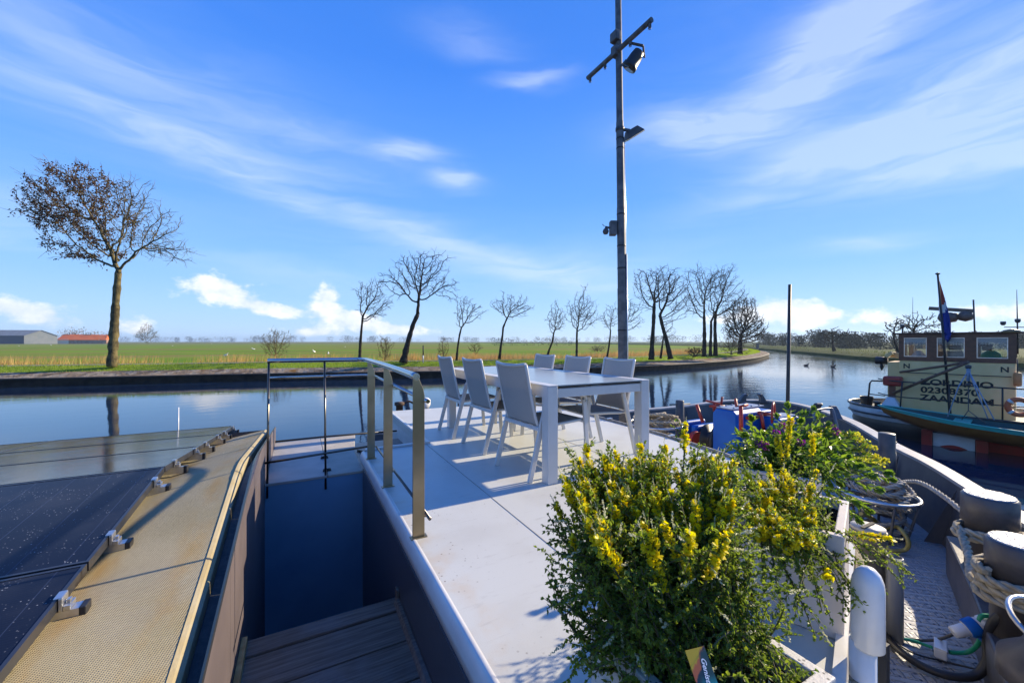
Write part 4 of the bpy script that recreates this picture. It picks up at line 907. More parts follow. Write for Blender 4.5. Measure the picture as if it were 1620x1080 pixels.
for u, v, d in ((1450,918,1.42),(1430,925,1.38),(1400,935,1.35),(1380,905,1.4),(1340,960,1.3),(1365,965,1.28),(1330,905,1.4),(1300,965,1.22),(1290,1010,1.15),(1350,930,1.33),(1275,940,1.25),(1230,900,1.2),(1255,960,1.15),(1285,915,1.25),(1240,985,1.1),(1300,880,1.3),(1265,900,1.25),(1315,935,1.28),(1210,940,1.1),(1318,850,1.5)):
    T2.append((at_d(u,v,d), 0, 0))
broom('taller open broom bush with long yellow spikes and a branch reaching over the vent pipe', (1.80,.94,.35), .12, T2, 8, .8)

# mixed flower planter: lance-leaved bush, purple wallflowers, lime euphorbia heads
rd = random.Random(44); fb = empty('flower_bush', (2.52,1.36,.32), 'leafy mixed flower bush with purple blooms and lime yellow heads', 'plant')
ST = MB(); LV = Leaves()
def stalk(tg, kind):
    b0_ = Vector((2.52+rd.uniform(-.2,.2),1.36+rd.uniform(-.15,.15),.30)); mid_ = b0_.lerp(tg,.5)+Vector((0,0,.08)); P = bez(b0_, mid_, tg, 10)
    ST.tube(P, [.005*(1-i/14) for i in range(11)], 5, False)
    S = resample(P, .017); k0 = int(len(S)*.25)
    for i in range(k0, len(S)):
        tg_ = (S[min(i+1,len(S)-1)]-S[max(i-1,0)]).normalized(); f = (i-k0)/max(1,len(S)-k0)
        for _ in range(2):
            dd = (tg_*(.45+.5*f)+rvec(rd)*.8).normalized(); LV.leaf(S[i], dd, (rvec(rd)*.5+Vector((0,0,1))).normalized(), rd.uniform(.046,.070)*(1.1-.35*f), rd.uniform(.019,.027), .15, .4)
    e = S[-1]; ax = (S[-1]-S[-4]).normalized()
    if kind == 'top':
        for j in range(22): LV.leaf(e+ax*(.0016*j), (ax*1.2+rvec(rd)*.7).normalized(), rvec(rd), .05*(1-j/40), .018)
    if kind == 'purple':
        PU = Leaves()
        for j in range(34): PU.petal(e+rvec(rd)*.020, (rvec(rd)+ax*.5).normalized(), rvec(rd), .013, .012)
        PU.build('purple_bloom', M_purple, fb)
    if kind == 'euph':
        EU = Leaves()
        for j in range(70): EU.petal(e+Vector((rd.uniform(-.032,.032),rd.uniform(-.032,.032),rd.uniform(-.014,.014))), (rvec(rd)+Vector((0,0,.7))).normalized(), rvec(rd), .013, .012)
        EU.build('lime_flower_head', M_euph, fb)
    if kind == 'white':
        WH = Leaves()
        for j in range(40): WH.petal(e+rvec(rd)*.026*rd.random(), (rvec(rd)+Vector((0,0,.6))).normalized(), rvec(rd), .008, .007)
        WH.build('white_bloom', M_wpetal, fb)
for k in range(120): stalk(env_point((2.58,1.32,.42), .38, .30, .15, rd, .4), '')
for u, v, d in ((1247,648,2.5),(1268,655,2.6),(1283,650,2.6),(1296,660,2.6),(1305,672,2.5),(1190,668,2.3),(1185,690,2.2),(1230,665,2.4),(1310,700,2.4),(1330,720,2.3),(1350,735,2.2),(1370,750,2.2),(1395,745,2.2),(1380,770,2.1),(1400,755,2.2),(1345,790,2.0),(1365,800,2.0),(1350,815,1.95),(1260,670,2.4),(1320,760,2.2),(1330,690,2.5)): stalk(at_d(u,v,d), 'top')
for u, v, d in ((1203,700,2.2),(1228,686,2.3),(1240,675,2.35),(1320,683,2.5),(1212,705,2.2),(1268,700,2.3),(1319,678,2.5)): stalk(at_d(u,v,d), 'purple')
for u, v, d in ((1335,690,2.5),(1350,688,2.5),(1362,698,2.45),(1375,708,2.4),(1380,722,2.4),(1355,712,2.4),(1362,728,2.3),(1388,733,2.3),(1395,728,2.35),(1290,688,2.4),(1305,682,2.5)): stalk(at_d(u,v,d), 'euph')
for u, v, d in ((1198,716,2.1),(1192,726,2.1),(1204,728,2.1),(1188,690,2.3)): stalk(at_d(u,v,d), 'white')
ST.build('stem', M_stem, fb); LV.build('foliage', M_lance, fb);

# plant tag stuck into the near planter
pc = at_d(1110,1056,.80)
ptg = empty('plant_tag', tuple(pc), 'colourful plant tag in the near planter, white script on teal and orange', 'tag')
nrm = Vector((-.18,-.75,.62)).normalized(); upv = (Vector((-.06,.45,.9))-nrm*Vector((-.06,.45,.9)).dot(nrm)).normalized(); rgt = upv.cross(nrm).normalized()
Mt = Matrix((( *rgt,0),( *upv,0),( *nrm,0),(0,0,0,1))).transposed() if False else Matrix.Translation(pc) @ Matrix(((rgt.x,upv.x,nrm.x,0),(rgt.y,upv.y,nrm.y,0),(rgt.z,upv.z,nrm.z,0),(0,0,0,1))) @ Matrix.Rotation(R(-9),4,'Z')
M_tag = bpy.data.materials.new('printed tag'); M_tag.use_nodes = True
t, b, gg, v = parts_of(M_tag)
b.inputs['Roughness'].default_value = .35
E_ = N(t, 'ShaderNodeUVMap'); 
mb = MB(); mb.box((-.023,-.05,-.0005),(.023,.032,.0005), Mt); tg_o = mb.build('tag_face', M_tag, ptg)
uvl = tg_o.data.uv_layers.new(name='uv'); Mi = (Matrix.Translation(-pc) if False else Mt.inverted())
for lp_ in tg_o.data.loops:
    p = Mi @ (tg_o.data.vertices[lp_.vertex_index].co+pc); uvl.data[lp_.index].uv = ((p.x+.023)/.046, (p.y+.05)/.082)
ux, uy, uz = gg.sep(E_.outputs[0]); nz = gg.noise(gg.xyz(ux, uy, 0.), 3.5, 3)
dg = gg.m('ADD', gg.m('ADD', uy, gg.m('MULTIPLY', ux, -.45)), gg.m('MULTIPLY', gg.m('SUBTRACT', nz, .5), .25))
ca_ = gg.mix(gg.ss(dg, .10, .30), (.005,.13,.14,1), (.008,.03,.04,1)); ca_ = gg.mix(gg.ss(dg, .36, .42), ca_, (.45,.11,.03,1)); ca_ = gg.mix(gg.ss(dg, .55, .62), ca_, (.52,.34,.01,1))
rc = gg.mix(gg.ss(uy, .5, .15), (.015,.05,.045,1), (.01,.30,.30,1)); ca_ = gg.mix(gg.m('MULTIPLY', gg.ss(gg.m('ADD', ux, gg.m('MULTIPLY', uy, -.25)), .30, .42), gg.ss(dg, .62, .5)), ca_, rc)
t.links.new(ca_, b.inputs['Base Color'])
M_ink = pmat('white ink', (.8,.8,.8), None, .5); M_inkblack = pmat('black lettering', (.012,.012,.013), None, .5)
text_mesh('Genista', .0145, 'tag_script', M_ink, ptg, Matrix.Translation(-pc) @ Mt @ Matrix.Translation((.006,.016,.0008)) @ Matrix.Rotation(R(-100),4,'Z'), .0003, .3, .0001)
mb = MB(); mb.box((-.004,-.14,-.0012),(.004,-.055,-.0006), Mt); mb.build('stake', M_pvc, ptg)
# ------------------------------------------------------------------ water and land
WZ = -1.4
M_water = bpy.data.materials.new('canal water'); M_water.use_nodes = True
t, b, gg, v = parts_of(M_water)
b.inputs['Base Color'].default_value = (.008,.022,.055,1); b.inputs['Roughness'].default_value = .03; b.inputs['IOR'].default_value = 1.36
ax_, ay_, az_ = gg.sep(v)
pq = gg.xyz(gg.m('MULTIPLY', ax_, .8), gg.m('MULTIPLY', ay_, 1.5), 0.)
h1 = gg.noise(pq, 1.1, 3, .5, .3); h2 = gg.noise(pq, 5.5, 3, .6)
calm = gg.ss(gg.noise(v, .045, 3), .38, .62, .35, 1.0)
far_r = gg.ss(ax_, 2., 26., .55, 1.7)                    # the open right-hand reach is more ruffled
bn = N(t, 'ShaderNodeBump'); bn.inputs['Distance'].default_value = .035
t.links.new(gg.m('MULTIPLY', gg.m('MULTIPLY', calm, far_r), .34), bn.inputs['Strength'])
t.links.new(gg.m('ADD', h1, gg.m('MULTIPLY', h2, .28)), bn.inputs['Height']); t.links.new(bn.outputs[0], b.inputs['Normal'])
mb = MB(); mb.add([(-900,-900,WZ),(900,-900,WZ),(900,900,WZ),(-900,900,WZ)], [(0,1,2,3)]); struct(mb.build('canal_water', M_water))

NB = [(-260,79),(-120,53),(-60,41.5),(-30,35.2),(-14.3,31.9),(-8.9,30.8),(-1.9,29.4),(8.5,26.2),(15.2,24.7),(24,24.0),(32.6,24.8),(45.5,28.0),(57.4,32.8),(73.7,41.3),(92,55),(116,85),(135,130),(150,220),(140,420)]
RBK = [(60,-400),(60,-150),(56,-40),(57,-8),(60,8),(65.4,22.4),(75,31),(91.7,44.5),(98,50.5),(109,59),(128,78),(152,112),(172,170),(185,260),(175,460)]
nbp = [Vector((p.x,p.y,0)) for p in smooth_path([(x,y,0) for x, y in NB], 8)]
rbp = [Vector((p.x,p.y,0)) for p in smooth_path([(x,y,0) for x, y in RBK], 6)]
def offs(P, d, sgn):
    out = []
    for i in range(len(P)):
        tt = P[min(i+1,len(P)-1)]-P[max(i-1,0)]; n_ = Vector((-tt.y,tt.x,0)).normalized()*sgn; out.append(P[i]+n_*d)
    return out
rg = random.Random(2)
def strip(P, sgn, prof, name, mat, jit=0.):
    rows = [[q+Vector((0,0,z+(rg.uniform(-jit,jit) if 0 < k < len(prof)-1 else 0))) for q in offs(P, d, sgn)] for k, (d, z) in enumerate(prof)]
    mb = MB(); mb.loft(rows if sgn > 0 else rows[::-1], True); return mb.build(name, mat)
M_quay = pmat('dark timber quay', (.022,.018,.013), (.05,.04,.03), .8, scale=2.5, bump=.3, bscale=8)
M_rubble = pmat('rubble and rough soil bank', (.11,.085,.06), (.23,.18,.125), .95, scale=1.7, detail=8, bump=1., bscale=5, bdist=.08)
t, b, gg, v = parts_of(M_rubble); col = b.inputs['Base Color'].links[0].from_socket
col = gg.mix(gg.ss(gg.noise(v, .6, 5), .55, .66), col, (.20,.10,.018,1)); vo = N(t, 'ShaderNodeTexVoronoi'); t.links.new(v, vo.inputs['Vector']); vo.inputs['Scale'].default_value = 3.2
col = gg.mix(gg.m('MULTIPLY', gg.ss(gg.sep(vo.outputs['Color'])[0], .6, .7), .6), col, (.30,.27,.22,1)); t.links.new(col, b.inputs['Base Color'])
M_grass = pmat('bank grass ground', (.15,.22,.016), (.20,.28,.025), .9, scale=.7, detail=6, bump=.8, bscale=9, bdist=.05)
M_field = pmat('winter wheat field', (.105,.19,.008), (.145,.235,.012), .95, scale=.06, detail=4)
t, b, gg, v = parts_of(M_field); col = b.inputs['Base Color'].links[0].from_socket
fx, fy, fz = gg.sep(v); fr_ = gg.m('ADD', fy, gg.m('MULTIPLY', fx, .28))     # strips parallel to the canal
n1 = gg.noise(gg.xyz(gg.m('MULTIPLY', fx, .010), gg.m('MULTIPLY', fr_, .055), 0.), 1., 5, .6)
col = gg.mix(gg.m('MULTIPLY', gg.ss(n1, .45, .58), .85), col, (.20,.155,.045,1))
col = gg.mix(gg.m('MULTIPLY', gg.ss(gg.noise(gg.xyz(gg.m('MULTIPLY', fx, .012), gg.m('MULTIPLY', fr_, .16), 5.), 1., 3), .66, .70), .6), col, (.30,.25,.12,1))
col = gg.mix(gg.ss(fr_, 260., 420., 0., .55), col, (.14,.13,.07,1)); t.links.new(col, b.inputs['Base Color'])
M_path = pmat('pale path', (.20,.185,.14), (.16,.15,.10), .9, scale=.8, bump=.2)
q0 = strip(nbp, 1, [(-.02,-2.0),(-.02,-1.02),(-.10,-1.0),(-.10,-.93),(.18,-.92)], 'quay_edge', M_quay); struct(q0)
struct(strip(nbp, 1, [(.18,-.925),(.5,-.86),(.9,-.76),(1.35,-.68)], 'bank_rubble', M_rubble, .012))
struct(strip(nbp, 1, [(1.35,-.682),(1.8,-.58),(2.4,-.46),(2.9,-.42),(4.4,-.40),(5.6,-.48),(8.5,-.86),(10.0,-.92)], 'bank_grass_ground', M_grass, .012))
struct(strip(nbp, 1, [(3.0,-.405),(4.3,-.390)], 'towpath', M_path))
e1 = [q+Vector((0,0,-.925)) for q in offs(nbp, 9.8, 1)]
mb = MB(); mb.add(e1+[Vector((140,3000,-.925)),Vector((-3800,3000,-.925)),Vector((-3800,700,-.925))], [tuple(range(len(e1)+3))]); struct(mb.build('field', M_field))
M_farbank = pmat('far bank grass', (.022,.045,.010), (.04,.065,.014), .95, scale=.4, detail=6, bump=.5, bscale=2, bdist=.1)
struct(strip(rbp, -1, [(0,-2),(0,-1.05),(.3,-1.0),(1.2,-.6),(3.,-.45),(8,-.5),(12,-.6)], 'right_bank_ground', M_farbank, .02))
e2 = [q+Vector((0,0,-.605)) for q in offs(rbp, 11.8, -1)]
mb = MB(); mb.add((e2+[Vector((3500,460,-.605)),Vector((3500,-400,-.605))])[::-1], [tuple(range(len(e2)+2))]); struct(mb.build('far_field', M_farbank))
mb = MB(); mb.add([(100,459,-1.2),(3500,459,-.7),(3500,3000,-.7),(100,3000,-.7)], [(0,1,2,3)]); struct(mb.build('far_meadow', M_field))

# grass and reeds
def blades(name, P, sgn, d0, d1, z0, z1, n, h, w_, mat, label, cat, xr=None, lean=.15, pz=None, clump=0.):
    rd = random.Random(len(name)+n); seg = [(P[i], P[i+1]) for i in range(len(P)-1) if xr is None or xr[0] < P[i].x < xr[1]]
    wts = [max(.05,(b_-a).length)/(1+.010*(a-Vector((0,0,0))).length) for a, b_ in seg]
    V = []; F = []
    for (a, b_) in rd.choices(seg, wts, k=n):
        f = rd.random(); dd = d0+(d1-d0)*rd.random(); tt = (b_-a).normalized(); nn = Vector((-tt.y,tt.x,0))*sgn
        p = a.lerp(b_, f)+nn*dd
        if clump:
            c_ = math.sin(p.x*.9)+math.sin(p.x*.37+1.7)+math.sin(p.y*1.1+p.x*.21)+.6*math.sin(p.x*2.3)
            if c_ < clump*rd.uniform(-1.2,1.2): continue
        z = z0+(z1-z0)*((dd-d0)/(d1-d0)) if pz is None else pz(dd)
        hh = h*rd.uniform(.5,1.15); a_ = rd.uniform(0,math.pi); e = Vector((math.cos(a_),math.sin(a_),0))*w_*rd.uniform(.6,1.3)
        tip = p+Vector((rd.gauss(0,lean)*hh+.12*hh, rd.gauss(0,lean)*hh, z+hh)); o = len(V)
        V += [tuple(p-e+Vector((0,0,z-.03))), tuple(p+e+Vector((0,0,z-.03))), tuple(tip)]; F.append((o,o+1,o+2))
    me = bpy.data.meshes.new(name); me.from_pydata(V, [], F); me.materials.append(mat); o = bpy.data.objects.new(name, me); COL.objects.link(o)
    return tag(o, label, cat, kind='stuff')
M_blade = leaf_mat('grass blade', (.15,.23,.018), (.22,.30,.03), .4, .6, 1.2)
M_reed = leaf_mat('dry reed', (.46,.33,.12), (.36,.24,.075), .35, .8, .5)
M_reedb = leaf_mat('brown reed', (.32,.215,.085), (.38,.27,.11), .35, .8, .5)
zz_ = lambda d: -.70+(d-1.25)*.21 if d < 2.6 else -.415
blades('bank_grass', nbp, 1, 1.2, 3.0, 0, 0, 26000, .11, .018, M_blade, 'bright green grass along the top of the far bank', 'grass', (-45,95), pz=zz_)
blades('verge_grass', nbp, 1, 4.3, 6.5, -.41, -.6, 9000, .13, .02, M_blade, 'green verge behind the towpath', 'grass', (-45,95))
blades('straw_reeds', nbp, 1, 7.5, 12, -.75, -.92, 11000, .92, .022, M_reed, 'straw coloured reeds along the ditch behind the bank', 'reeds', (-50,12), clump=1.2)
blades('brown_reeds', nbp, 1, 8, 14, -.8, -.92, 12000, .85, .025, M_reedb, 'reddish brown reeds along the ditch behind the trees', 'reeds', (2,60), clump=.9)
blades('right_bank_grass', rbp, -1, .6, 4, -.85, -.45, 8000, .35, .05, leaf_mat('rough grass', (.05,.085,.02), (.10,.115,.035), .3, .8, .5), 'rough grass on the right hand bank', 'grass', (50,160))
# sign post on the bank, farm, birds
ps = at_z(669.5,574,-.45); sp = empty('marker_post', tuple(ps), 'thin dark marker post standing in the verge behind the railing', 'post')
mb = MB(); mb.tube([ps, ps+Vector((0,0,.55))], .045, 8); mb.build('foot', M_whitegloss, sp); mb = MB(); mb.tube([ps+Vector((0,0,.551)), ps+Vector((0,0,1.25))], .045, 8); mb.build('post', M_black, sp)

M_barnroof = pmat('corrugated grey roof', (.22,.22,.20), (.27,.27,.25), .7, scale=.4); M_barnwall = pmat('grey sheet wall', (.20,.22,.22), (.24,.25,.25), .7, scale=.3); M_barndark = pmat('dark blue barn side', (.015,.025,.045), None, .6)
FZ = -.92
def gp(u, d, z): p = at_d(u, 540, d); p.z = z; return p
bn0 = gp(60,330,FZ); barn = empty('barn', tuple(bn0), 'long grey barn with dark side wall beyond the field, at the left edge', 'barn')
A = gp(38,320,FZ); C_ = gp(91,335,FZ); dv = Vector((-.93,.37,0)); Lb = 90
hE = 6.5; hP = 11.0
mb = MB(); mid_ = (A+C_)/2
mb.add([A,C_,C_+Vector((0,0,hE)),mid_+Vector((0,0,hP)),A+Vector((0,0,hE))], [(0,1,2,3,4)]); mb.add([C_,C_+dv*Lb,C_+dv*Lb+Vector((0,0,hE)),C_+Vector((0,0,hE))], [(0,1,2,3)]); mb.build('wall', M_barnwall, barn)
mb = MB(); mb.add([A+dv*.1,A+dv*Lb,A+dv*Lb+Vector((0,0,hE)),A+dv*.1+Vector((0,0,hE))], [(3,2,1,0)]); mb.build('side_wall', M_barndark, barn)
up_ = Vector((0,0,.15)); mb = MB()
for E_0 in (A, C_):
    a = E_0+Vector((0,0,hE))+up_; c = mid_+Vector((0,0,hP))+up_; mb.hexa([a-dv*.6, c-dv*.6, c+dv*Lb, a+dv*Lb, a-dv*.6+up_, c-dv*.6+up_, c+dv*Lb+up_, a+dv*Lb+up_])
mb.build('roof', M_barnroof, barn)
fh = empty('farmhouse', tuple(gp(128,340,FZ)), 'low farmhouse with long orange red tiled roof right of the barn', 'house')
a0, a1 = gp(89,340,FZ), gp(168,352,FZ); bk = Vector((.3,.95,0))*10
mb = MB(); mb.hexa([a0,a1,a1+bk,a0+bk]+[p+Vector((0,0,3.6)) for p in (a0,a1,a1+bk,a0+bk)]); mb.build('wall', pmat('brick wall', (.22,.10,.06), (.30,.2,.14), .8, scale=.5), fh)
mb = MB(); s_ = a0-bk.normalized()*.08; e_ = a0.lerp(a1,.24)-bk.normalized()*.08; mb.hexa([s_,e_,e_+bk*.01,s_+bk*.01]+[p+Vector((0,0,4.0)) for p in (s_,e_,e_+bk*.01,s_+bk*.01)]); mb.build('white_front', M_whitegloss, fh)
mb = MB(); o1, o2 = a0-bk*.06+Vector((0,0,3.3)), a1-bk*.06+Vector((0,0,3.3)); r1, r2 = a0.lerp(a1,.05)+bk*.5+Vector((0,0,8.2)), a0.lerp(a1,.95)+bk*.5+Vector((0,0,8.0)); o3, o4 = a1+bk*1.06+Vector((0,0,3.3)), a0+bk*1.06+Vector((0,0,3.3))
mb.add([o1,o2,r2,r1,o3,o4], [(0,1,2,3),(1,4,2),(4,5,3,2),(5,0,3),(0,5,4,1)]); mb.build('roof', pmat('orange red tiles', (.62,.15,.03), (.55,.12,.025), .9, scale=.3), fh)
mb = MB(); [mb.box((q.x-.4,q.y-.4,q.z-1),(q.x+.4,q.y+.4,q.z+1.6)) for q in (r1.lerp(r2,.12), r1.lerp(r2,.6))]; mb.build('chimney', M_barnwall, fh)
M_bird = pmat('white plumage', (.75,.75,.73), (.68,.68,.65), .7, scale=9)
brd = None
for i, (u, v, k) in enumerate(((60,541.5,1.5),(81,546,1.1),(273,546.5,.75),(401,553,1.),(497,557.5,1.),(519.5,559.5,.8),(335,543.5,1.0),(546,548.5,.7),(357,563,1.),(30,547,.8))):
    p = at_z(u, v+1, FZ) if v < 556 else at_d(u, v+2, 34); s = .42*k*(1. if v < 556 else .62)
    o = empty('white_bird', (p.x,p.y,max(p.z,FZ)), 'small white bird standing in the green field', 'bird', 'white birds in the field')
    mb = MB(); a = rg.uniform(0,6.28); d = Vector((math.cos(a),math.sin(a),0)); q = Vector((p.x,p.y,max(p.z,FZ)))
    mb.tube([q+d*(-.85*s)+Vector((0,0,.62*s)), q+d*(-.45*s)+Vector((0,0,.66*s)), q+Vector((0,0,.70*s)), q+d*(.42*s)+Vector((0,0,.78*s)), q+d*(.58*s)+Vector((0,0,1.0*s)), q+d*(.62*s)+Vector((0,0,1.3*s)), q+d*(.80*s)+Vector((0,0,1.36*s)), q+d*(1.0*s)+Vector((0,0,1.32*s))], [.02*s,.2*s,.33*s,.25*s,.12*s,.10*s,.11*s,.02*s], 8)
    mb.build('body', M_bird, o)
    mb = MB(); [mb.tube([q+Vector((.08*s*j,0,.45*s)), q+Vector((.08*s*j,0,0))], .03*s, 5) for j in (-1,1)]; mb.build('leg', M_dark, o)
M_duck = pmat('brown plumage', (.05,.035,.025), (.10,.07,.05), .7, scale=9)
for u, v, lab in ((1275.5,578.5,'small brown duck swimming just right of the slim bow pole'),(1318,580.5,'small brown duck swimming left of the tug')):
    p = at_z(u, v, WZ); o = empty('duck', (p.x,p.y,WZ), lab, 'duck', 'ducks on the canal'); s = .30
    mb = MB(); d = RIGHT; mb.tube([p-d*1.0*s+Vector((0,0,.3*s)), p-d*.5*s+Vector((0,0,.2*s)), p+Vector((0,0,.2*s)), p+d*.5*s+Vector((0,0,.3*s)), p+d*.66*s+Vector((0,0,.7*s)), p+d*.8*s+Vector((0,0,.8*s)), p+d*1.1*s+Vector((0,0,.74*s))], [.03*s,.3*s,.42*s,.28*s,.15*s,.18*s,.04*s], 8); mb.build('body', M_duck, o)

# ------------------------------------------------------------------ trees (space colonisation)
M_bark = pmat('grey green bark', (.06,.05,.028), (.17,.14,.065), .9, scale=3, detail=7, bump=.8, bscale=12, bdist=.04)
M_barkd = pmat('dark bark', (.028,.023,.018), (.050,.042,.032), .9, scale=4, bump=.4, bscale=10, bdist=.03)
M_dry = leaf_mat('dry brown leaf', (.07,.035,.014), (.12,.06,.02), .25, .8, 2)
def grow(trunk, attr, step, di, dk, iters=150, wind=0., up=.08, seed=0):
    """trunk: list of points; returns nodes, parents"""
    rs = np.random.RandomState(seed)
    pts = [np.array(p) for p in trunk]; par = [-1]+list(range(len(pts)-1))
    A = np.array(attr); near = np.full(len(A), 1e9); ni = np.zeros(len(A), int); alive = np.ones(len(A), bool)
    def upd(i0):
        for i in range(i0, len(pts)):
            d = np.linalg.norm(A-pts[i], axis=1); m = d < near; near[m] = d[m]; ni[m] = i
    upd(max(0,len(pts)-1-len(pts)//3))
    for it in range(iters):
        act = alive & (near < di)
        if not act.any(): break
        idx = ni[act]; dirs = A[act]-np.array([pts[i] for i in idx]); dirs /= np.linalg.norm(dirs, axis=1)[:,None]+1e-9
        acc = {}
        for i, d in zip(idx, dirs): acc[i] = acc.get(i, 0)+d
        n0 = len(pts)
        for i, d in acc.items():
            d = d/ (np.linalg.norm(d)+1e-9); d = d+rs.normal(0,.16,3)+np.array([0,0,up])+np.array([RIGHT.x,RIGHT.y,0])*wind
            d /= np.linalg.norm(d); pts.append(pts[i]+d*step); par.append(i)
        if len(pts) == n0 or len(pts) > 7000: break
        upd(n0); alive &= near > dk
    return pts, par
def tree(name, label, cat, trunk, r0, lobes, n_attr, seed, group=None, tip=.013, step=None, wind=0., mat=None, leaf=None, up=.08, expo=2.25, dkf=1.55, shell=.25, twig=.24):
    rs = np.random.RandomState(seed); attr = []
    wsum = sum(l[2] for l in lobes)
    for c, rad, wgt in lobes:
        n = int(n_attr*1.7*wgt/wsum); k = 0; ph = rs.uniform(0,6.28,6)
        while k < n:
            p = rs.normal(0,1,3); p /= np.linalg.norm(p); q = rs.rand()**.48*1.18
            lump = .80+.16*math.sin(3*p[0]+ph[0])+.14*math.sin(4*p[2]+ph[1])+.12*math.sin(5*p[1]+2*p[0]+ph[2])+.10*math.sin(7*p[0]-6*p[2]+ph[3])
            p = p*q*lump*1.05
            if q < shell*rs.rand(): continue
            attr.append(np.array(c)+np.array([RIGHT.x,RIGHT.y,0])*p[0]*rad[0]+np.array([FWD.x,FWD.y,0])*p[1]*rad[1]+np.array([0,0,p[2]*rad[2]])); k += 1
    size = max(l[1][2] for l in lobes); st_ = (step or size/11)*.62
    tk = resample(trunk, st_)
    pts, par = grow(tk, attr, st_, size*6, st_*dkf, 260, wind, up, seed)
    n = len(pts); w_ = np.zeros(n); kids = [[] for _ in range(n)]
    for i in range(1,n): kids[par[i]].append(i)
    for i in range(n-1,-1,-1):
        if not kids[i]: w_[i] = tip**expo
        else: w_[i] = sum(w_[k] for k in kids[i])+(tip*.25)**expo
    rad = w_**(1/expo); nt_ = len(tk)
    fork = max(rad[nt_-1], tip*1.5); gk = math.log(max(1.6, r0*.55/tip))/math.log(fork/tip)   # limbs taper from the fork to the twigs
    rad = tip*(np.maximum(rad, tip*.8)/tip)**gk
    for i in range(nt_): rad[i] = r0*(1-.38*i/nt_)*(1+.28*math.exp(-i*st_/.3))
    for i in range(nt_, n): rad[i] = min(rad[i], rad[par[i]]*.95)
    root = empty(name, tuple(trunk[0]), label, cat, group)
    mt = mat or M_bark; TR = MB(); CR = MB()
    seen = set(); stack = [(0, None)]
    while stack:
        s_, pr = stack.pop(); chain = [] if pr is None else [pr]; i = s_
        while True:
            chain.append(i)
            if not kids[i]: break
            ks = sorted(kids[i], key=lambda k: -w_[k])
            if pr is None and i < nt_-1: nx = i+1 if (i+1) in kids[i] else ks[0]
            elif pr is None and i == nt_-1:
                for k in ks: stack.append((k, i))
                break
            else: nx = ks[0]
            for k in ks:
                if k != nx: stack.append((k, i))
            i = nx
        if len(chain) < 2: continue
        rr = [float(rad[k]) for k in chain]
        if pr is not None: rr[0] = min(rr[0], rr[1]*1.25)
        ns = 9 if pr is None else (6 if max(rr) > .06 else (4 if max(rr) > .03 else 3))
        rj = [r*(1+(rs.normal(0,.09) if pr is None else 0)) for r in rr]
        (TR if pr is None else CR).tube([Vector(pts[k]) for k in chain], rj, ns, True)
    rd2 = random.Random(seed+5); tl = twig*size
    for i in range(nt_, n):
        if rad[i] < tip*3.2:
            for _ in range(2):
                if rd2.random() < .62:
                    d0 = (Vector(pts[i])-Vector(pts[par[i]])).normalized(); dd = (d0*.7+rvec(rd2)*.75+Vector((0,0,.22))+RIGHT*wind*1.2).normalized(); L_ = tl*rd2.uniform(.4,1.2)
                    p0 = Vector(pts[i]); p1 = p0+dd*L_*.5; d1 = (dd+rvec(rd2)*.35).normalized(); p2 = p1+d1*L_*.5
                    CR.tube([p0,p1,p2], [tip*.62,tip*.5,tip*.32], 3, False)
                    if rd2.random() < .6: CR.tube([p1, p1+(d1+rvec(rd2)*.8).normalized()*L_*.4], [tip*.45,tip*.3], 3, False)
    TR.build('trunk', mt, root); CR.build('crown', mt, root)
    if leaf:
        fn, num, size_ = leaf; LV = Leaves(); rd = random.Random(seed); tips = [i for i in range(nt_, n) if rad[i] < .035 and fn(Vector(pts[i]))]
        for i in (rd.choices(tips, k=num) if tips else []):
            p = Vector(pts[i])+rvec(rd)*.10; 
            for _ in range(1): LV.leaf(p+rvec(rd)*.16, (rvec(rd)+Vector((0,0,-.5))).normalized(), rvec(rd), size_*rd.uniform(.6,1.2), size_*.6, .3, .5)
        LV.build('dry_leaves', M_dry, root)
    return root
def px_tree(name, label, cat, base, d, trunk_px, r_px, lobes_px, n, seed, group=None, depth_r=.8, **kw):
    """everything given where the photo shows it, at one distance d"""
    k = d/FPX; zb = kw.pop('zb', None)
    P = [at_d(*base, d)]+[at_d(u, v, d+dd) for u, v, dd in [(*q, 0) if len(q) == 2 else q for q in trunk_px]]
    if zb is not None: P[0].z = zb
    lobes = [(at_d(u, v, d), (ru*k, (ru+rv)/2*k*depth_r, rv*k), wgt) for u, v, ru, rv, wgt in lobes_px]
    return tree(name, label, cat, P, r_px*k*.84, lobes, n, seed, group, **kw)
GT = 'bare trees along the far bank'
lf = at_d(190,400,24.4)
px_tree('leaning_alder','biggest tree, thick mossy trunk, brown dry leaves on its left half','tree',(177,580),24.4,[(180,530),(183,480),(187,432)],7.6,
    [(110,335,74,66,1.1),(75,330,50,40,.45),(112,285,45,36,.5),(215,345,58,60,.9),(255,390,42,30,.45),(195,310,40,40,.4),(150,395,50,34,.4)],980,11,GT,tip=.016,wind=.0,up=.10,
    leaf=(lambda p: (p-lf).dot(RIGHT) < -.15+1.2*math.sin(p.z*3)*.3, 4600, .15), step=.36)
px_tree('bare_tree','slender bare tree with a fan shaped crown, left of the largest leaning tree','tree',(569,570),31,[(570,545),(572,520),(574,500)],2.9,[(585,475,29,28,1),(604,482,20,16,.35),(583,458,20,14,.3)],520,12,GT,tip=.014,wind=.05,step=.28,mat=M_barkd,up=.18)
px_tree('bare_tree','large bare tree leaning right with a thick dark trunk and one long low limb','tree',(638,573.5),28.5,[(642,555),(647,535),(654,512),(661,497)],5.6,[(650,440,38,36,1),(680,435,38,34,1),(630,450,24,24,.4),(662,412,38,14,.5),(704,452,20,14,.3),(718,473,14,4,.1)],950,13,GT,tip=.016,wind=.0,step=.36,mat=M_barkd,up=.1)
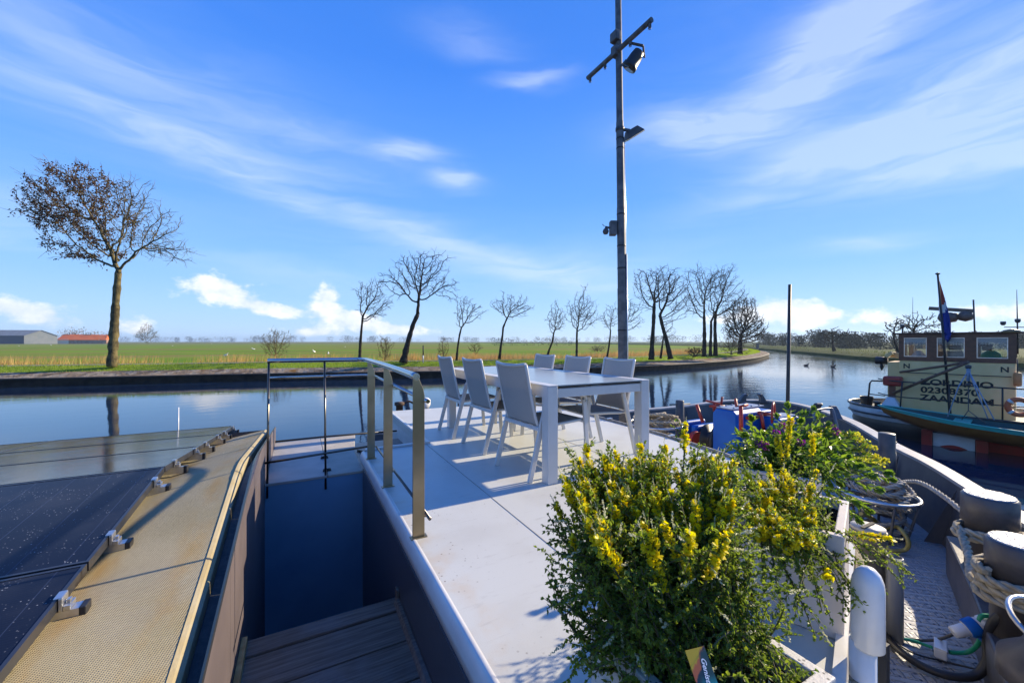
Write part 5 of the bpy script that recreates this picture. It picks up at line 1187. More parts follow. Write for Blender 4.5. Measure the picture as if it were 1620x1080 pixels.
px_tree('bare_tree','small wind bent bare tree just right of the large leaning tree','tree',(722,573),31,[(724,550),(727,530),(730,518)],2.2,[(740,492,22,21,1),(752,492,14,8,.3)],330,14,GT,tip=.014,wind=.22,step=.26,mat=M_barkd)
px_tree('bare_tree','bare tree with a crooked trunk and wind swept crown above the chairs','tree',(790,569),33,[(792,550),(795,530),(796,518),(801,506)],2.5,[(808,485,28,23,1),(824,490,16,12,.3),(800,480,20,16,.3)],480,15,GT,tip=.014,wind=.15,step=.27,mat=M_barkd)
px_tree('bare_tree','thin bare tree with a bent trunk, left neighbour of the round crowned tree','tree',(864.5,567),36,[(869,553),(874,540),(876,527)],2.2,[(879,503,19,22,1)],340,16,GT,tip=.014,wind=.06,step=.28,mat=M_barkd)
px_tree('bare_tree','round crowned bare tree on a straight trunk left of the mast','tree',(912,568.5),35,[(912.5,550),(912.5,535),(913,520)],2.5,[(922,493,29,27,1),(912,485,20,18,.3)],620,17,GT,tip=.013,wind=.04,step=.27,mat=M_barkd)
px_tree('bare_tree','thin bare tree close to the left side of the mast','tree',(960,567),37,[(963,550),(965,535),(966,522)],1.9,[(966,501,15,20,1)],280,18,GT,tip=.013,wind=.08,step=.28,mat=M_barkd)
px_tree('bare_tree','bare tree hidden behind the mast, its crown showing right of it','tree',(979,570),35,[(981,550),(985,533),(987,520)],2.0,[(998,496,22,20,1),(985,486,16,12,.3)],330,19,GT,tip=.014,wind=.2,step=.28,mat=M_barkd)
px_tree('bare_tree','tall dark bare tree first right of the mast','tree',(1030.5,569),34,[(1032,540),(1034,510),(1035,482)],4.6,[(1035,455,34,30,1),(1022,440,18,14,.3),(1050,445,24,22,.4)],560,20,GT,tip=.016,wind=.08,step=.34,mat=M_barkd,up=.1)
px_tree('bare_tree','tall bare tree whose trunk leans left, second right of the mast','tree',(1061,567.5),34.8,[(1055,540),(1048,515),(1044,498)],4.4,[(1060,462,30,32,1),(1072,480,20,24,.4),(1050,440,20,14,.3)],560,21,GT,tip=.016,wind=.12,step=.34,mat=M_barkd,up=.1)
px_tree('bare_tree','low slim bare tree standing between the two tall ones right of the mast','tree',(1045,567),36,[(1048,545),(1050,530)],1.9,[(1056,522,15,13,1)],150,22,GT,tip=.013,wind=.2,step=.28,mat=M_barkd)
px_tree('bare_tree','tall bare tree with a straight thick trunk, leftmost of the close group of three','tree',(1114,564),38.5,[(1114.5,540),(1114.5,520),(1114,502)],4.0,[(1108,458,24,38,1),(1128,445,20,28,.7),(1096,478,16,18,.3)],560,23,GT,tip=.017,wind=.03,step=.36,mat=M_barkd,up=.12)
px_tree('bare_tree','thin bare trunk in the middle of the close group of three','tree',(1124,563.5),39.5,[(1124,545),(1125,525),(1125,508)],3.2,[(1128,490,14,16,1)],130,24,GT,tip=.016,wind=.08,step=.34,mat=M_barkd)
px_tree('bare_tree','tall bare tree with spreading right side, rightmost of the close group of three','tree',(1132,563),39.5,[(1132,545),(1131,520),(1132,495)],3.9,[(1140,460,26,34,1),(1160,475,24,24,.6),(1150,440,18,20,.4)],580,25,GT,tip=.017,wind=.1,step=.36,mat=M_barkd,up=.1)
px_tree('bushy_tree','dense dark twiggy tree at the end of the left bank','tree',(1171,560),48,[(1171,545),(1172,530)],4.2,[(1178,508,30,32,1),(1190,520,20,26,.5),(1163,505,20,24,.4)],2600,26,GT,tip=.030,wind=.05,step=.38,mat=M_barkd,dkf=1.6)
def bush(name, label, base, d, ru, h, n, seed, mat=None, group=None, tip=.014, stems=5):
    rs = random.Random(seed); k = d/FPX; B = at_d(*base, d)
    lob = [(B+Vector((0,0,h*k*.55))+RIGHT*rs.uniform(-.2,.2)*ru*k, (ru*k, ru*k*.8, h*k*.55), 1)]
    return tree(name, label, 'bush', [B, B+Vector((0,0,h*k*.12))], .09, lob, n, seed, group, tip=tip, step=h*k/13, mat=mat or M_barkd, dkf=1.8, up=.15)
bush('bare_bush','low spreading bare bush in the field edge behind the left end of the railing',(436,566),40,24,42,340,41,M_bark)
bush('bare_bush','bare bush between the slender tree and the large leaning tree',(609,571),36,14,36,240,42,M_bark)
bush('bare_bush','small bare bush right of the marker post',(702,568),42,11,27,150,43,M_bark)
bush('bare_bush','tiny bare bush in the field left of the crooked tree',(752,562),50,10,20,110,44,M_bark)
bush('bare_bush','round bare bush far out in the field right of the big leafy trunk',(231,541.5),210,17,25,420,45,M_bark,tip=.06)
bush('brown_bush','brown twiggy bush beneath the dense dark tree',(1157,561),46.5,20,34,620,46,pmat('reddish twig', (.10,.065,.045), (.15,.10,.07), .9, scale=3),tip=.016)
bush('brown_bush','low dark bramble left of the close group of three trunks',(1099,564),40,16,14,320,47,M_barkd,tip=.013)
bush('brown_bush','low brown bush in the field behind the thin tree beside the mast',(945,559),80,14,12,200,48,M_bark,tip=.02)

# hazy country beyond: thickets, woods
def wood(name, label, items, mat, seed, cat='trees', leafsz=1.0, kind='stuff'):
    rd = random.Random(seed); V = []; F = []
    for (c, rx, h, n) in items:
        for _ in range(n):
            while True:
                a = Vector((rd.uniform(-1,1),rd.uniform(-1,1),rd.uniform(-1,1)))
                if a.length < 1: break
            p = c+RIGHT*(a.x*rx)+FWD*(a.y*rx*.6)+Vector((0,0,h*.54+a.z*h*.5)); p.z = c.z+h*(1-abs(rd.gauss(0,.42))) if rd.random() < .55 else c.z+h*rd.random()**1.3*.8; p.z = max(p.z, c.z); s = leafsz*h*.085*rd.uniform(.4,1.2); u_ = rvec(rd)*s; w_ = rvec(rd)*s*.55; o = len(V)
            V += [tuple(p-u_-w_*.3), tuple(p+w_), tuple(p+u_), tuple(p-w_)]; F.append((o,o+1,o+2,o+3))
    me = bpy.data.meshes.new(name); me.from_pydata(V, [], F); me.materials.append(mat); o = bpy.data.objects.new(name, me); COL.objects.link(o)
    return tag(o, label, cat, kind=kind)
M_wood = pmat('bare woodland', (.028,.034,.030), (.046,.052,.042), .95, scale=.1)
M_woodg = pmat('evergreen thicket', (.018,.030,.014), (.035,.05,.02), .95, scale=.2)
M_woodb = pmat('brown thicket', (.09,.055,.035), (.13,.085,.05), .95, scale=.2)
rd = random.Random(77); it = []
def row(u0, u1, d, hmin, hmax, n, dens=150):
    out = []
    for _ in range(n):
        u = rd.uniform(u0,u1); h = rd.uniform(hmin,hmax)*d/FPX; c = gp(u, d*rd.uniform(.92,1.1), FZ); out.append((c, h*rd.uniform(.5,1.1), h, dens))
    return out
it = row(-150,60,1400,6,9,14)+row(190,420,1500,5,9,26)+row(240,330,1100,6,10,8)+row(380,480,1300,7,11,14)+row(520,600,1200,6,11,12)+row(600,960,1700,5,9,44)+row(680,760,1100,6,10,10)+row(960,1110,1300,6,12,24)+row(1030,1100,700,8,13,12)+row(-400,-100,1200,6,12,20)
wood('distant_trees','line of far trees along the flat horizon beyond the field',it,M_wood,1)
wood('brown_thicket','low brown thicket out in the field behind the chairs',row(800,880,190,8,13,12,70),M_woodb,2,'thicket')
wood('evergreen_clump','dark evergreen clump out in the field left of the brown thicket',row(783,792,185,11,15,3,120)+row(893,905,190,6,9,3,80),M_woodg,3,'thicket')
wood('farm_trees','bare trees standing behind the red roofed farmhouse',row(95,150,380,17,26,12,90)+row(160,186,360,14,20,4,70),pmat('grey brown twigs', (.12,.10,.08), (.17,.14,.11), .95, scale=.2),4,'trees',.7)
itr = []
for _ in range(150):
    u = rd.uniform(1196,1760); d = rd.uniform(82,150)+(max(0,1345-u))*.55; hpx = rd.uniform(15,27)*(1 if u > 1290 else .82); h = hpx*d/FPX*.95
    c = gp(u, d, -.6); itr.append((c, h*rd.uniform(.45,.85), h, 420))
wood('far_wood','hazy blue grey wood behind the right bank of the canal',itr,M_wood,5,'wood',.8)
GR = 'trees on the right bank'
px_tree('bare_tree','lone bare tree with a forked crown on the right bank','tree',(1320,566),66,[(1319,552),(1317,542)],2.6,[(1318,528,22,13,1),(1308,527,14,10,.3),(1330,526,14,10,.3)],150,51,GR,tip=.045,step=.5,mat=M_barkd,zb=-.5)
px_tree('bare_tree','bare tree with thick stubby limbs left of the tug wheelhouse','tree',(1420,572),50,[(1419,550),(1414,535)],2.4,[(1408,518,14,14,1),(1424,512,14,14,.8)],90,52,GR,tip=.05,step=.55,mat=M_barkd,zb=-.5)
px_tree('bare_tree','wide bare tree rising behind the tug wheelhouse roof','tree',(1450,574),46,[(1447,550),(1446,530)],2.8,[(1446,510,34,15,1),(1462,512,24,10,.4)],260,53,GR,tip=.035,step=.4,mat=M_barkd,zb=-.5)
px_tree('bare_tree','fan shaped far tree left of the slim bow pole','tree',(1238,553),150,[(1238,545)],1.8,[(1238,535,11,11,1)],150,54,GR,tip=.08,step=.9,mat=M_barkd,zb=-.5)
px_tree('bare_tree','far tree right of the slim bow pole','tree',(1264,555),140,[(1264,545)],1.8,[(1264,538,8,8,1)],110,55,GR,tip=.08,step=.8,mat=M_barkd,zb=-.5)
bp_ = at_d(1198.5,556,96); ms = empty('canal_sign', tuple(bp_), 'dark canal sign board on a post at the far end of the water', 'sign')
mb = MB(); mb.box((bp_.x-.5,bp_.y-.06,bp_.z+.6),(bp_.x+.5,bp_.y+.06,bp_.z+2.)); mb.build('board', M_dark, ms); mb = MB(); mb.tube([bp_-Vector((0,0,.4)), bp_+Vector((0,0,.6))], .1, 8); mb.build('post', M_dark, ms)
# ------------------------------------------------------------------ tug
TO = Vector((14.279,2.601,WZ)); TA = math.atan2(.985,-.173)
tug = empty('tugboat', tuple(TO), 'old tug with cream wheelhouse, brown window band and black hull', 'tugboat', rz=TA, local=True)
MI = (Matrix.Translation((TO.x,TO.y,0)) @ Matrix.Rotation(TA,4,'Z')).inverted()
def L(u, v, d): return MI @ at_d(u, v, d)
def Ly(u, v, y):      # local point on the plane y = const seen at pixel u,v
    a = MI @ Vector((0,0,H)); b_ = MI @ at_d(u, v, 10.); tt = (y-a.y)/(b_.y-a.y); return a+(b_-a)*tt
M_cream = pmat('cream wheelhouse paint', (.82,.60,.28), (.76,.54,.23), .45, scale=3, detail=6, bump=.05)
M_brown = pmat('varnished dark brown wood', (.075,.024,.014), (.12,.04,.022), .35, scale=9, detail=6, bump=.05)
M_roofd = pmat('dark brown roof edge', (.05,.022,.016), None, .5)
M_hullb = pmat('black hull paint', (.010,.011,.014), (.02,.02,.022), .35, scale=2, bump=.06)
M_hullw = pmat('white bulwark paint', (.62,.64,.66), (.52,.53,.54), .4, scale=3, bump=.05)
M_tred = pmat('red hull paint', (.36,.025,.018), (.28,.03,.02), .45, scale=5, bump=.08)
M_lace = pmat('white lace', (.72,.72,.70), None, .9)
M_win = bpy.data.materials.new('window glass'); M_win.use_nodes = True; t = M_win.node_tree; t.nodes.clear()
gl = N(t, 'ShaderNodeBsdfGlossy'); gl.inputs['Roughness'].default_value = .02; tp = N(t, 'ShaderNodeBsdfTransparent'); tp.inputs[0].default_value = (.86,.90,.92,1); fr = N(t, 'ShaderNodeFresnel'); fr.inputs[0].default_value = 1.5; mx = N(t, 'ShaderNodeMixShader'); ou = N(t, 'ShaderNodeOutputMaterial')
t.links.new(fr.outputs[0], mx.inputs[0]); t.links.new(tp.outputs[0], mx.inputs[1]); t.links.new(gl.outputs[0], mx.inputs[2]); t.links.new(mx.outputs[0], ou.inputs[0])
WL, WD = 1.902, 1.55; ZB, ZM, ZT = -.72, .583, 1.27
wins = [(.108,.577),(.766,1.226),(1.403,1.819)]; wz0, wz1 = .69, 1.175
mb = MB(); mb.box((0,-WD,ZB),(WL,-.002,ZM)); mb.box((WL,-1.45,ZB),(WL+.30,-.45,.52)); mb.build('wheelhouse_wall', M_cream, tug, .008)
mb = MB(); th = .06
for y0, y1 in ((-th,.012),(-WD-.012,-WD+th)):
    mb.box((-.012,y0,ZM+.001),(WL+.012,y1,wz0)); mb.box((-.012,y0,wz1),(WL+.012,y1,ZT))
    xs = [-.012]+[q for w_ in wins for q in w_]+[WL+.012]
    for k in range(0,8,2): mb.box((xs[k],y0+.001,wz0),(xs[k+1],y1-.001,wz1))
for x0 in (-.012, WL+.012-th):
    mb.box((x0,-WD+th,ZM+.001),(x0+th,-th,wz0)); mb.box((x0,-WD+th,wz1),(x0+th,-th,ZT)); mb.box((x0,-.85,wz0),(x0+th,-.70,wz1))
mb.build('window_band', M_brown, tug)
for a, b_ in wins:
    for yy in (-.02, -WD+.02):
        mb = MB(); mb.box((a,yy-.004,wz0),(b_,yy+.004,wz1)); w = mb.build('window', M_win, tug)
        mb = MB(); q = .014
        for lo, hi in (((a,yy-.012,wz0),(b_,yy+.012,wz0+q)),((a,yy-.012,wz1-q),(b_,yy+.012,wz1)),((a,yy-.012,wz0+q),(a+q,yy+.012,wz1-q)),((b_-q,yy-.012,wz0+q),(b_,yy+.012,wz1-q))): mb.box(lo, hi)
        mb.build('frame', M_alub, w)
    mb = MB(); n = 9; z0 = wz1-.015
    for k in range(n):       # lace valance with a scalloped edge
        x0 = a+.02+(b_-a-.04)*k/n; x1 = a+.02+(b_-a-.04)*(k+1)/n; xm = (x0+x1)/2
        mb.add([(x0,-.06,z0),(x1,-.06,z0),(x1,-.06,z0-.085),(xm,-.06,z0-.125),(x0,-.06,z0-.085)], [(0,1,2,3,4)])
        mb.add([(x0,-.068,z0-.10),(xm,-.068,z0-.15),(x1,-.068,z0-.10),(x1,-.068,z0-.115),(xm,-.068,z0-.165),(x0,-.068,z0-.115)], [(0,1,4,5),(1,2,3,4)])
    mb.build('lace_curtain', M_lace, tug)
mb = MB(); mb.box((-.20,-WD-.16,ZT+.001),(WL+.14,.11,ZT+.035)); mb.build('roof', M_roofd, tug, .008)
mb = MB(); mb.add([(.20,-.5,ZM+.05),(.56,-.5,ZM+.05),(.52,-.5,.80),(.44,-.5,.86),(.32,-.5,.86),(.24,-.5,.80),(.20,-.9,ZM+.05),(.56,-.9,ZM+.05),(.52,-.9,.80),(.44,-.9,.86),(.32,-.9,.86),(.24,-.9,.80)], [(0,1,2,3,4,5),(11,10,9,8,7,6)]+[(i,6+i,6+(i+1)%6,(i+1)%6) for i in range(6)]); mb.build('green_cover', pmat('sea green cloth', (.02,.30,.22), None, .7), tug)
mb = MB(); mb.box((.36,-.8,.862),(.52,-.6,.96)); mb.box((.345,-.81,.96),(.535,-.59,1.02)); mb.box((.86,-.8,.86),(1.08,-.7,.99)); mb.build('console', M_dark, tug, .01)
mb = MB(); mb.hexa([(.78,-1.0,ZM+.03),(1.22,-1.0,ZM+.03),(1.22,-.8,ZM+.03),(.78,-.8,ZM+.03),(.86,-.98,.85),(1.16,-.98,.84),(1.16,-.82,.84),(.86,-.82,.85)]); mb.hexa([(1.43,-.9,ZM+.03),(1.80,-.9,ZM+.03),(1.80,-.5,ZM+.03),(1.43,-.5,ZM+.03),(1.58,-.72,.84),(1.68,-.72,.84),(1.68,-.66,.84),(1.58,-.66,.84)]); mb.build('chart_table', pmat('grey blue cover', (.14,.19,.26), (.3,.36,.42), .6, scale=6), tug)
Tm = lambda x, z: Matrix.Translation((x,.003,z-WZ)) @ Matrix.Rotation(math.pi,4,'Z') @ Matrix.Rotation(R(90),4,'X')
text_mesh('ZORDINO', .205, 'lettering', M_inkblack, tug, Tm(1.512,-.012), .007, 0, .002, 1.245)
text_mesh('02308370', .205, 'lettering', M_inkblack, tug, Tm(1.510,-.212), .007, 0, .002, 1.18)
text_mesh('ZAANDAM', .205, 'lettering', M_inkblack, tug, Tm(1.518,-.408), .007, 0, .002, 1.19)
text_mesh('N', .175, 'lettering', M_inkblack, tug, Tm(1.835,.385), .004, 0, .002, 1.0); text_mesh('N', .175, 'lettering', M_inkblack, tug, Tm(.225,.378), .004, 0, .002, 1.0)
# hull
def plan(k, cx=.0):      # half outlines: k = inset
    pts = []
    for i in range(25):
        a = R(-90+180*i/24); pts.append((1.35+(1.72-k)*math.cos(a), -.72+(1.36-k)*math.sin(a)))
    return [(-8,-2.08+k)]+pts+[(-8,.64-k)]
mb = MB()
def ring(k, z): return [(x,y,z) for x, y in plan(k)]
mb.loft([ring(.10,-.98), ring(.07,-1.1), ring(.12,-1.3), ring(.30,-1.9)], True); mb.build('hull', M_hullb, tug)
mb = MB(); bt = [(x,.64-.16,-1.16) for x in (.95,-.5,-3,-8)]; mb.loft([[(x,y+.09,-1.14) for x, y, z in bt],[(x,y+.04,-1.42) for x, y, z in bt],[(x,y-.02,-1.8) for x, y, z in bt]]); mb.build('boot_top', M_tred, tug)
mb = MB(); mb.loft([ring(.06,-.645),ring(.0,-.70),ring(.02,-.82),ring(.03,-.90),ring(.08,-.99)], True); mb.build('bulwark', M_hullw, tug)
mb = MB(); mb.tube([Vector(p) for p in ring(-.01,-.665)], .032, 8); mb.tube([Vector(p) for p in ring(.0,-.86)], .026, 8); mb.build('rub_rail', M_hullb, tug)
mb = MB(); rr = ring(.06,-.76); mb.add(rr, [tuple(range(len(rr)-1,-1,-1))]); mb.build('tug_deck', pmat('dark deck', (.03,.035,.035), (.06,.06,.055), .7, scale=4), tug)
# red posts, white arched panel on the side
yh = .72
for ua, ub, va, vb in ((1457.5,1474.5,679,719),(1544,1563.5,692,726)):
    p = Ly(ua,va,yh+.05); q = Ly(ub,vb,yh+.05); mb = MB(); mb.box((q.x,.62,min(p.z,q.z)),(p.x,yh+.05,max(p.z,q.z))); mb.build('red_post', M_tred, tug, .01)
p0_, p1_ = Ly(1475.5,683,yh), Ly(1543,693,yh); zt_ = (p0_.z+p1_.z)/2; xa, xb = p0_.x-.004, p1_.x+.004; n = 14
mb = MB(); topv = [(xa+(xb-xa)*i/n, zt_) for i in range(n+1)]; botv = [(xa+(xb-xa)*i/n, zt_-.37+.13*math.sin(math.pi*i/n)) for i in range(n+1)]
mb.add([(x,yh,z) for x, z in topv]+[(x,yh,z) for x, z in botv], [(i+1,i,n+1+i,n+2+i) for i in range(n)]); mb.build('white_panel', M_hullw, tug)
mb = MB(); bot2 = [(x, zt_-.43) for x, z in botv]; mb.add([(x,yh-.003,z) for x, z in botv]+[(x,yh-.003,z) for x, z in bot2], [(i+1,i,n+1+i,n+2+i) for i in range(n)]); mb.build('red_sill', M_tred, tug)
# railing
ry_ = .50
mb = MB(); a, b_ = Ly(1427,605,ry_), Ly(1640,618.5,ry_)
mb.tube([(2.35,-.2,.06),(2.1,.3,.06),(1.75,ry_,.06),(-3,ry_,.04)], .018, 6); mb.tube([(2.35,-.2,-.33),(2.1,.3,-.33),(1.75,ry_,-.33),(-3,ry_,-.35)], .015, 6)
for x in (1.78,.98,.18,-.7,-1.6): mb.tube([(x+(.05 if x > 1.5 else 0),ry_,-.76),(x,ry_,.06)], .017, 6)
c_ = [L(1372,648,11.0), L(1376,606,11.0), L(1379,602,11.0), L(1403,603,10.9)]; mb.tube(c_, .022, 6); mb.tube([L(1376,623,11.0), L(1400,626,10.9)], .015, 6); mb.build('railing', M_black, tug)
mb = MB(); mb.tube([Ly(1424,588.5,.06), Ly(1600,596,.05)], .011, 6); mb.build('hand_rail', M_black, tug)
# davit with tackle
tipd = Ly(1532,573,.95); foot = Ly(1413,622,.35)
mb = MB(); mb.tube([foot, Ly(1470,598,.62), tipd], [.035,.033,.030], 8); mb.tube([Ly(1424,588.5,.2), Ly(1500,578,.6), tipd+Vector((0,0,.01))], [.03,.03,.028], 8); mb.build('davit_boom', pmat('rust brown spar', (.10,.05,.028), (.16,.085,.05), .5, scale=12), tug)
mb = MB(); f = Ly(1411.5,612,.2); mb.box((f.x-.06,f.y-.06,-.4),(f.x+.06,f.y+.06,-.02)); mb.build('davit_post', pmat('rust post', (.18,.06,.03), None, .6), tug)
mb = MB(); mb.box((f.x-.20,f.y-.14,-.08),(f.x+.17,f.y+.14,.17)); mb.build('davit_winch', M_tred, tug, .05, 3)
mb = MB(); q0_ = Ly(1409,640,.30); mb.hexa([(q0_.x-.28,q0_.y-.2,-.76),(q0_.x+.25,q0_.y-.2,-.76),(q0_.x+.25,q0_.y+.2,-.76),(q0_.x-.28,q0_.y+.2,-.76),(q0_.x-.08,q0_.y-.06,-.37),(q0_.x+.06,q0_.y-.06,-.37),(q0_.x+.06,q0_.y+.06,-.37),(q0_.x-.08,q0_.y+.06,-.37)]); mb.build('davit_base', M_hullw, tug, .01)
dgy = 1.20
mb = MB(); tk = tipd+Vector((0,0,-.08))
for e in (Ly(1499,659,dgy-.1), Ly(1563,662,dgy-.1), Ly(1573,664,dgy+.1)): mb.tube([tk+Vector((0,0,-.1)), tk.lerp(e,.4)+Vector((.02,0,0)), e], .011, 5)
for k in range(4): mb.tube([tk+Vector((.03*math.sin(k*2),.03*math.cos(k*2),0)), tk+Vector((.05*math.sin(k*3),.04*math.cos(k*2),-.34))], .013, 5)
o = mb.build('tackle', pmat('blue rope', (.16,.27,.42), (.3,.38,.48), .8, scale=30), tug)
mb = MB(); mb.lathe([(.0,-.05),(.05,-.03),(.05,.03),(0,.05)], tipd+Vector((0,0,-.10)), 12); mb.lathe([(.0,-.04),(.04,-.03),(.04,.03),(0,.04)], tk+Vector((0,0,-.42)), 12); mb.tube([tk+Vector((0,0,-.42)), tk+Vector((0,0,-1.0)), tk+Vector((.1,0,-1.22))], .009, 5); mb.tube([tk+Vector((0,0,-1.0)), tk+Vector((-.25,0,-1.25))], .009, 5); mb.build('block', M_dark, tug)
# roof gear
mb = MB(); mb.tube([Ly(1444,527,-.6), Ly(1444,470,-.6)], [.010,.003], 5); mb.tube([Ly(1542,526,-.8), Ly(1540,474,-.8)], .018, 6); mb.tube([Ly(1610,560,-.2), Ly(1609.5,508,-.2), Ly(1608.5,458,-.2)], [.018,.014,.004], 6); mb.tube([Ly(1588,517.5,-.2), Ly(1625,517.5,-.2)], .010, 5); mb.tube([Ly(1428,527,-.3), Ly(1428,518,-.3)], .02, 6); mb.build('aerial', M_dark, tug)
mb = MB()
for u, v, y, s in ((1587,511.5,-.2,.045),(1610,507.5,-.2,.045),(1428,516,-.3,.05)): q = Ly(u,v,y); MB().lathe([(s*.5,-s),(s,-s*.3),(s,s),(0,s*1.05)], q, 10).build('deck_lamp', M_dark, tug)
mb = MB(); q = Ly(1500,502,-.9); mb.lathe([(0,-.14),(.14,-.12),(.2,-.02),(.17,.10),(0,.14)], q-Vector((.0,0,0)), 14); mb.lathe([(0,-.14),(.12,-.10),(.15,.0),(.1,.10),(0,.13)], q-Vector((.30,0,-.02)), 14); mb.bar(q+Vector((.35,0,.26)), q+Vector((-.45,0,.14)), .07,.09); mb.tube([q-Vector((0,0,.1)), Vector((q.x,q.y,ZT))], .05, 8); mb.build('radar', pmat('brown grey casing', (.10,.07,.055), (.17,.13,.10), .5, scale=8), tug)
mb = MB(); q = Ly(1600,527,.05); mb.lathe([(0,0),(.15,.02),(.12,.07),(0,.10)], q, 14); mb.build('roof_dome', pmat('gold brown dome', (.22,.15,.06), None, .4), tug)
mb = MB(); q = Ly(1395,570,-.6); mb.lathe([(0,-.13),(.10,-.12),(.11,.13),(0,.14)], q, 14, Matrix.Rotation(R(90),4,'Y')); mb.tube([q, q+Vector((0,0,-.18)), q+Vector((0,0,-.28))], [.02,.05,.01], 6); mb.build('bell_lamp', M_black, tug)
mb = MB(); mb.bar(Ly(1402,564,-.6), Ly(1412,558,-.6), .16,.10); mb.bar(Ly(1410,560,-.7), Ly(1426,563,-.7), .12,.14); mb.build('lamp_arm', M_cream, tug, .01)
mb = MB(); q = Ly(1371,640,-.2); q.z = -.76; mb.lathe([(.10,0),(.14,.26),(.145,.27),(.125,.26),(.09,.03)], q, 16); o = mb.build('bucket', M_dark, None) if False else None
mb.v = []; mb.f = []; mb.sm = []
qw = (Matrix.Translation((TO.x,TO.y,0)) @ Matrix.Rotation(TA,4,'Z')) @ q
bk_ = empty('bucket', (qw.x,qw.y,-.76), 'dark bucket standing on the rounded end of the tug deck', 'bucket'); mb = MB(); mb.lathe([(.11,-.76),(.15,-.46),(.155,-.45),(.135,-.46),(.10,-.73),(0,-.73)], (qw.x,qw.y,0), 18); mb.build('body', pmat('dark grey bucket', (.035,.045,.05), None, .5), bk_)
mb = MB(); mb.tube([(qw.x+.15*math.cos(a), qw.y, -.46-.12*math.sin(a)) for a in [math.pi*k/10 for k in range(11)]], .006, 5); mb.build('handle', M_dark, bk_)
mb = MB(); q = Ly(1388,644,-.1); mb.lathe([(.07,-.76),(.06,-.62),(.085,-.60),(.085,-.57),(0,-.565)], (q.x,q.y,0), 14); mb.build('deck_bollard', M_black, tug)
TW = Matrix.Translation((TO.x,TO.y,0)) @ Matrix.Rotation(TA,4,'Z')
# life ring and fender, dinghy, flag: things of their own
lr = empty('life_ring', tuple(TW @ Ly(1613,645,.56)), 'orange life ring with white bands on the tug railing', 'life ring')
c = Ly(1613,644,.56); mb = MB(); mb.tube([TW @ (c+Vector((.165*math.cos(a),0,.165*math.sin(a)))) for a in [2*math.pi*k/32 for k in range(32)]], .052, 12, closed=True); mb.build('ring', pmat('faded orange', (.58,.10,.03), (.50,.12,.05), .6, scale=12), lr)
mb = MB()
for k in range(4):
    a0 = R(35+90*k); mb.tube([TW @ (c+Vector((.165*math.cos(a0+.1*j),0,.165*math.sin(a0+.1*j)))) for j in range(4)], .0545, 12)
mb.build('band', M_hullw, lr)
c = Ly(1610,600,.06); fe = empty('fender', tuple(TW @ c), 'faded orange cylindrical fender hanging at the wheelhouse corner', 'fender')
mb = MB(); mb.lathe([(.0,-.16),(.05,-.15),(.062,-.12),(.062,.12),(.05,.15),(0,.16)], TW @ c, 16); mb.build('body', pmat('pale orange fender', (.60,.25,.08), (.5,.2,.07), .55, scale=10), fe)
mb = MB(); mb.tube([TW @ (c+Vector((0,0,.15))), TW @ (c+Vector((0,-.03,.45)))], .008, 5); mb.build('line', M_dark, fe)
dg = empty('dinghy', tuple(TW @ Vector((.4,dgy,-.95))), 'brown wooden dinghy with turquoise gunwale slung along the tug', 'dinghy')
M_teal = pmat('turquoise paint', (.05,.46,.37), (.06,.38,.32), .4, scale=6); M_dinghy = pmat('varnished brown planks', (.27,.105,.022), (.33,.145,.035), .32, scale=4, bump=.05)
xb, xs = 2.02, -1.75; secs = []
def gz(f): return -.52-.24*math.sin(math.pi*min(1,f*1.0))**.8*(1-.15*f) if f < 1 else -.52
HULL = []; BAND = []; INN = []; RIM = []
for i in range(25):
    f = i/24; x = xb+(xs-xb)*f; hb = .56*min(1,math.sin(math.pi*min(.5,.5*(f/.42))))**.75*(1-.18*max(0,f-.6)/.4); hb = max(hb,.012)
    zg = -.50-.22*math.sin(math.pi*min(1.,f*.62+.0))**.9; zk = zg-.40*(1-.55*(1-min(1,f/.3))**2); xk = x-.0
    def at(s, t_):  # s side -1..1 ; t_ 0 gunwale .. 1 keel
        return Vector((x+.10*(1-t_)*(1-min(1,f/.15)), dgy+s*hb*math.cos(t_*math.pi/2)**.62, zg+(zk-zg)*t_**1.15))
    HULL.append([TW @ at(1,t_) for t_ in (.26,.4,.55,.7,.85,1.0)]+[TW @ at(-1,t_) for t_ in (.85,.7,.55,.4,.26)])
    BAND.append(([TW @ (at(1,t_)+Vector((0,.012,0))) for t_ in (0,.13,.26)], [TW @ (at(-1,t_)-Vector((0,.012,0))) for t_ in (0,.13,.26)]))
    INN.append([TW @ (at(1,t_)*1+Vector((0,-.03*min(1,hb/.1),.0))) for t_ in (0,.3,.6,.9)]+[TW @ (at(-1,t_)+Vector((0,.03*min(1,hb/.1),0))) for t_ in (.9,.6,.3,0)])
mb = MB(); mb.loft(HULL, True); mb.add(HULL[-1], [tuple(range(11))]); mb.build('hull', M_dinghy, dg)
mb = MB(); mb.loft([b0[0] for b0 in BAND], True); mb.loft([b0[1] for b0 in BAND], True); mb.tube([b0[0][0] for b0 in BAND], .018, 6); mb.tube([b0[1][0] for b0 in BAND], .018, 6); mb.add(BAND[-1][0]+BAND[-1][1][::-1], [tuple(range(6))]); mb.build('gunwale', M_teal, dg)
mb = MB(); mb.loft(INN, True); mb.build('inner_hull', pmat('dark green inside', (.015,.06,.055), None, .6), dg)
for f in (.34, .62): 
    mb = MB(); x = xb+(xs-xb)*f; pp = [TW @ Vector((x+a,dgy+b_,-.72+c_)) for c_ in (0,.03) for a, b_ in ((-.13,-.5),(.13,-.5),(.13,.5),(-.13,.5))]; mb.hexa(pp); mb.build('thwart', M_teal, dg)
fs = TW @ Ly(1483.5,434,.35); fb_ = TW @ Ly(1503,655,.45)
st_ = empty('flag_staff', tuple(fb_), 'dark flag staff leaning left in front of the wheelhouse', 'flag staff')
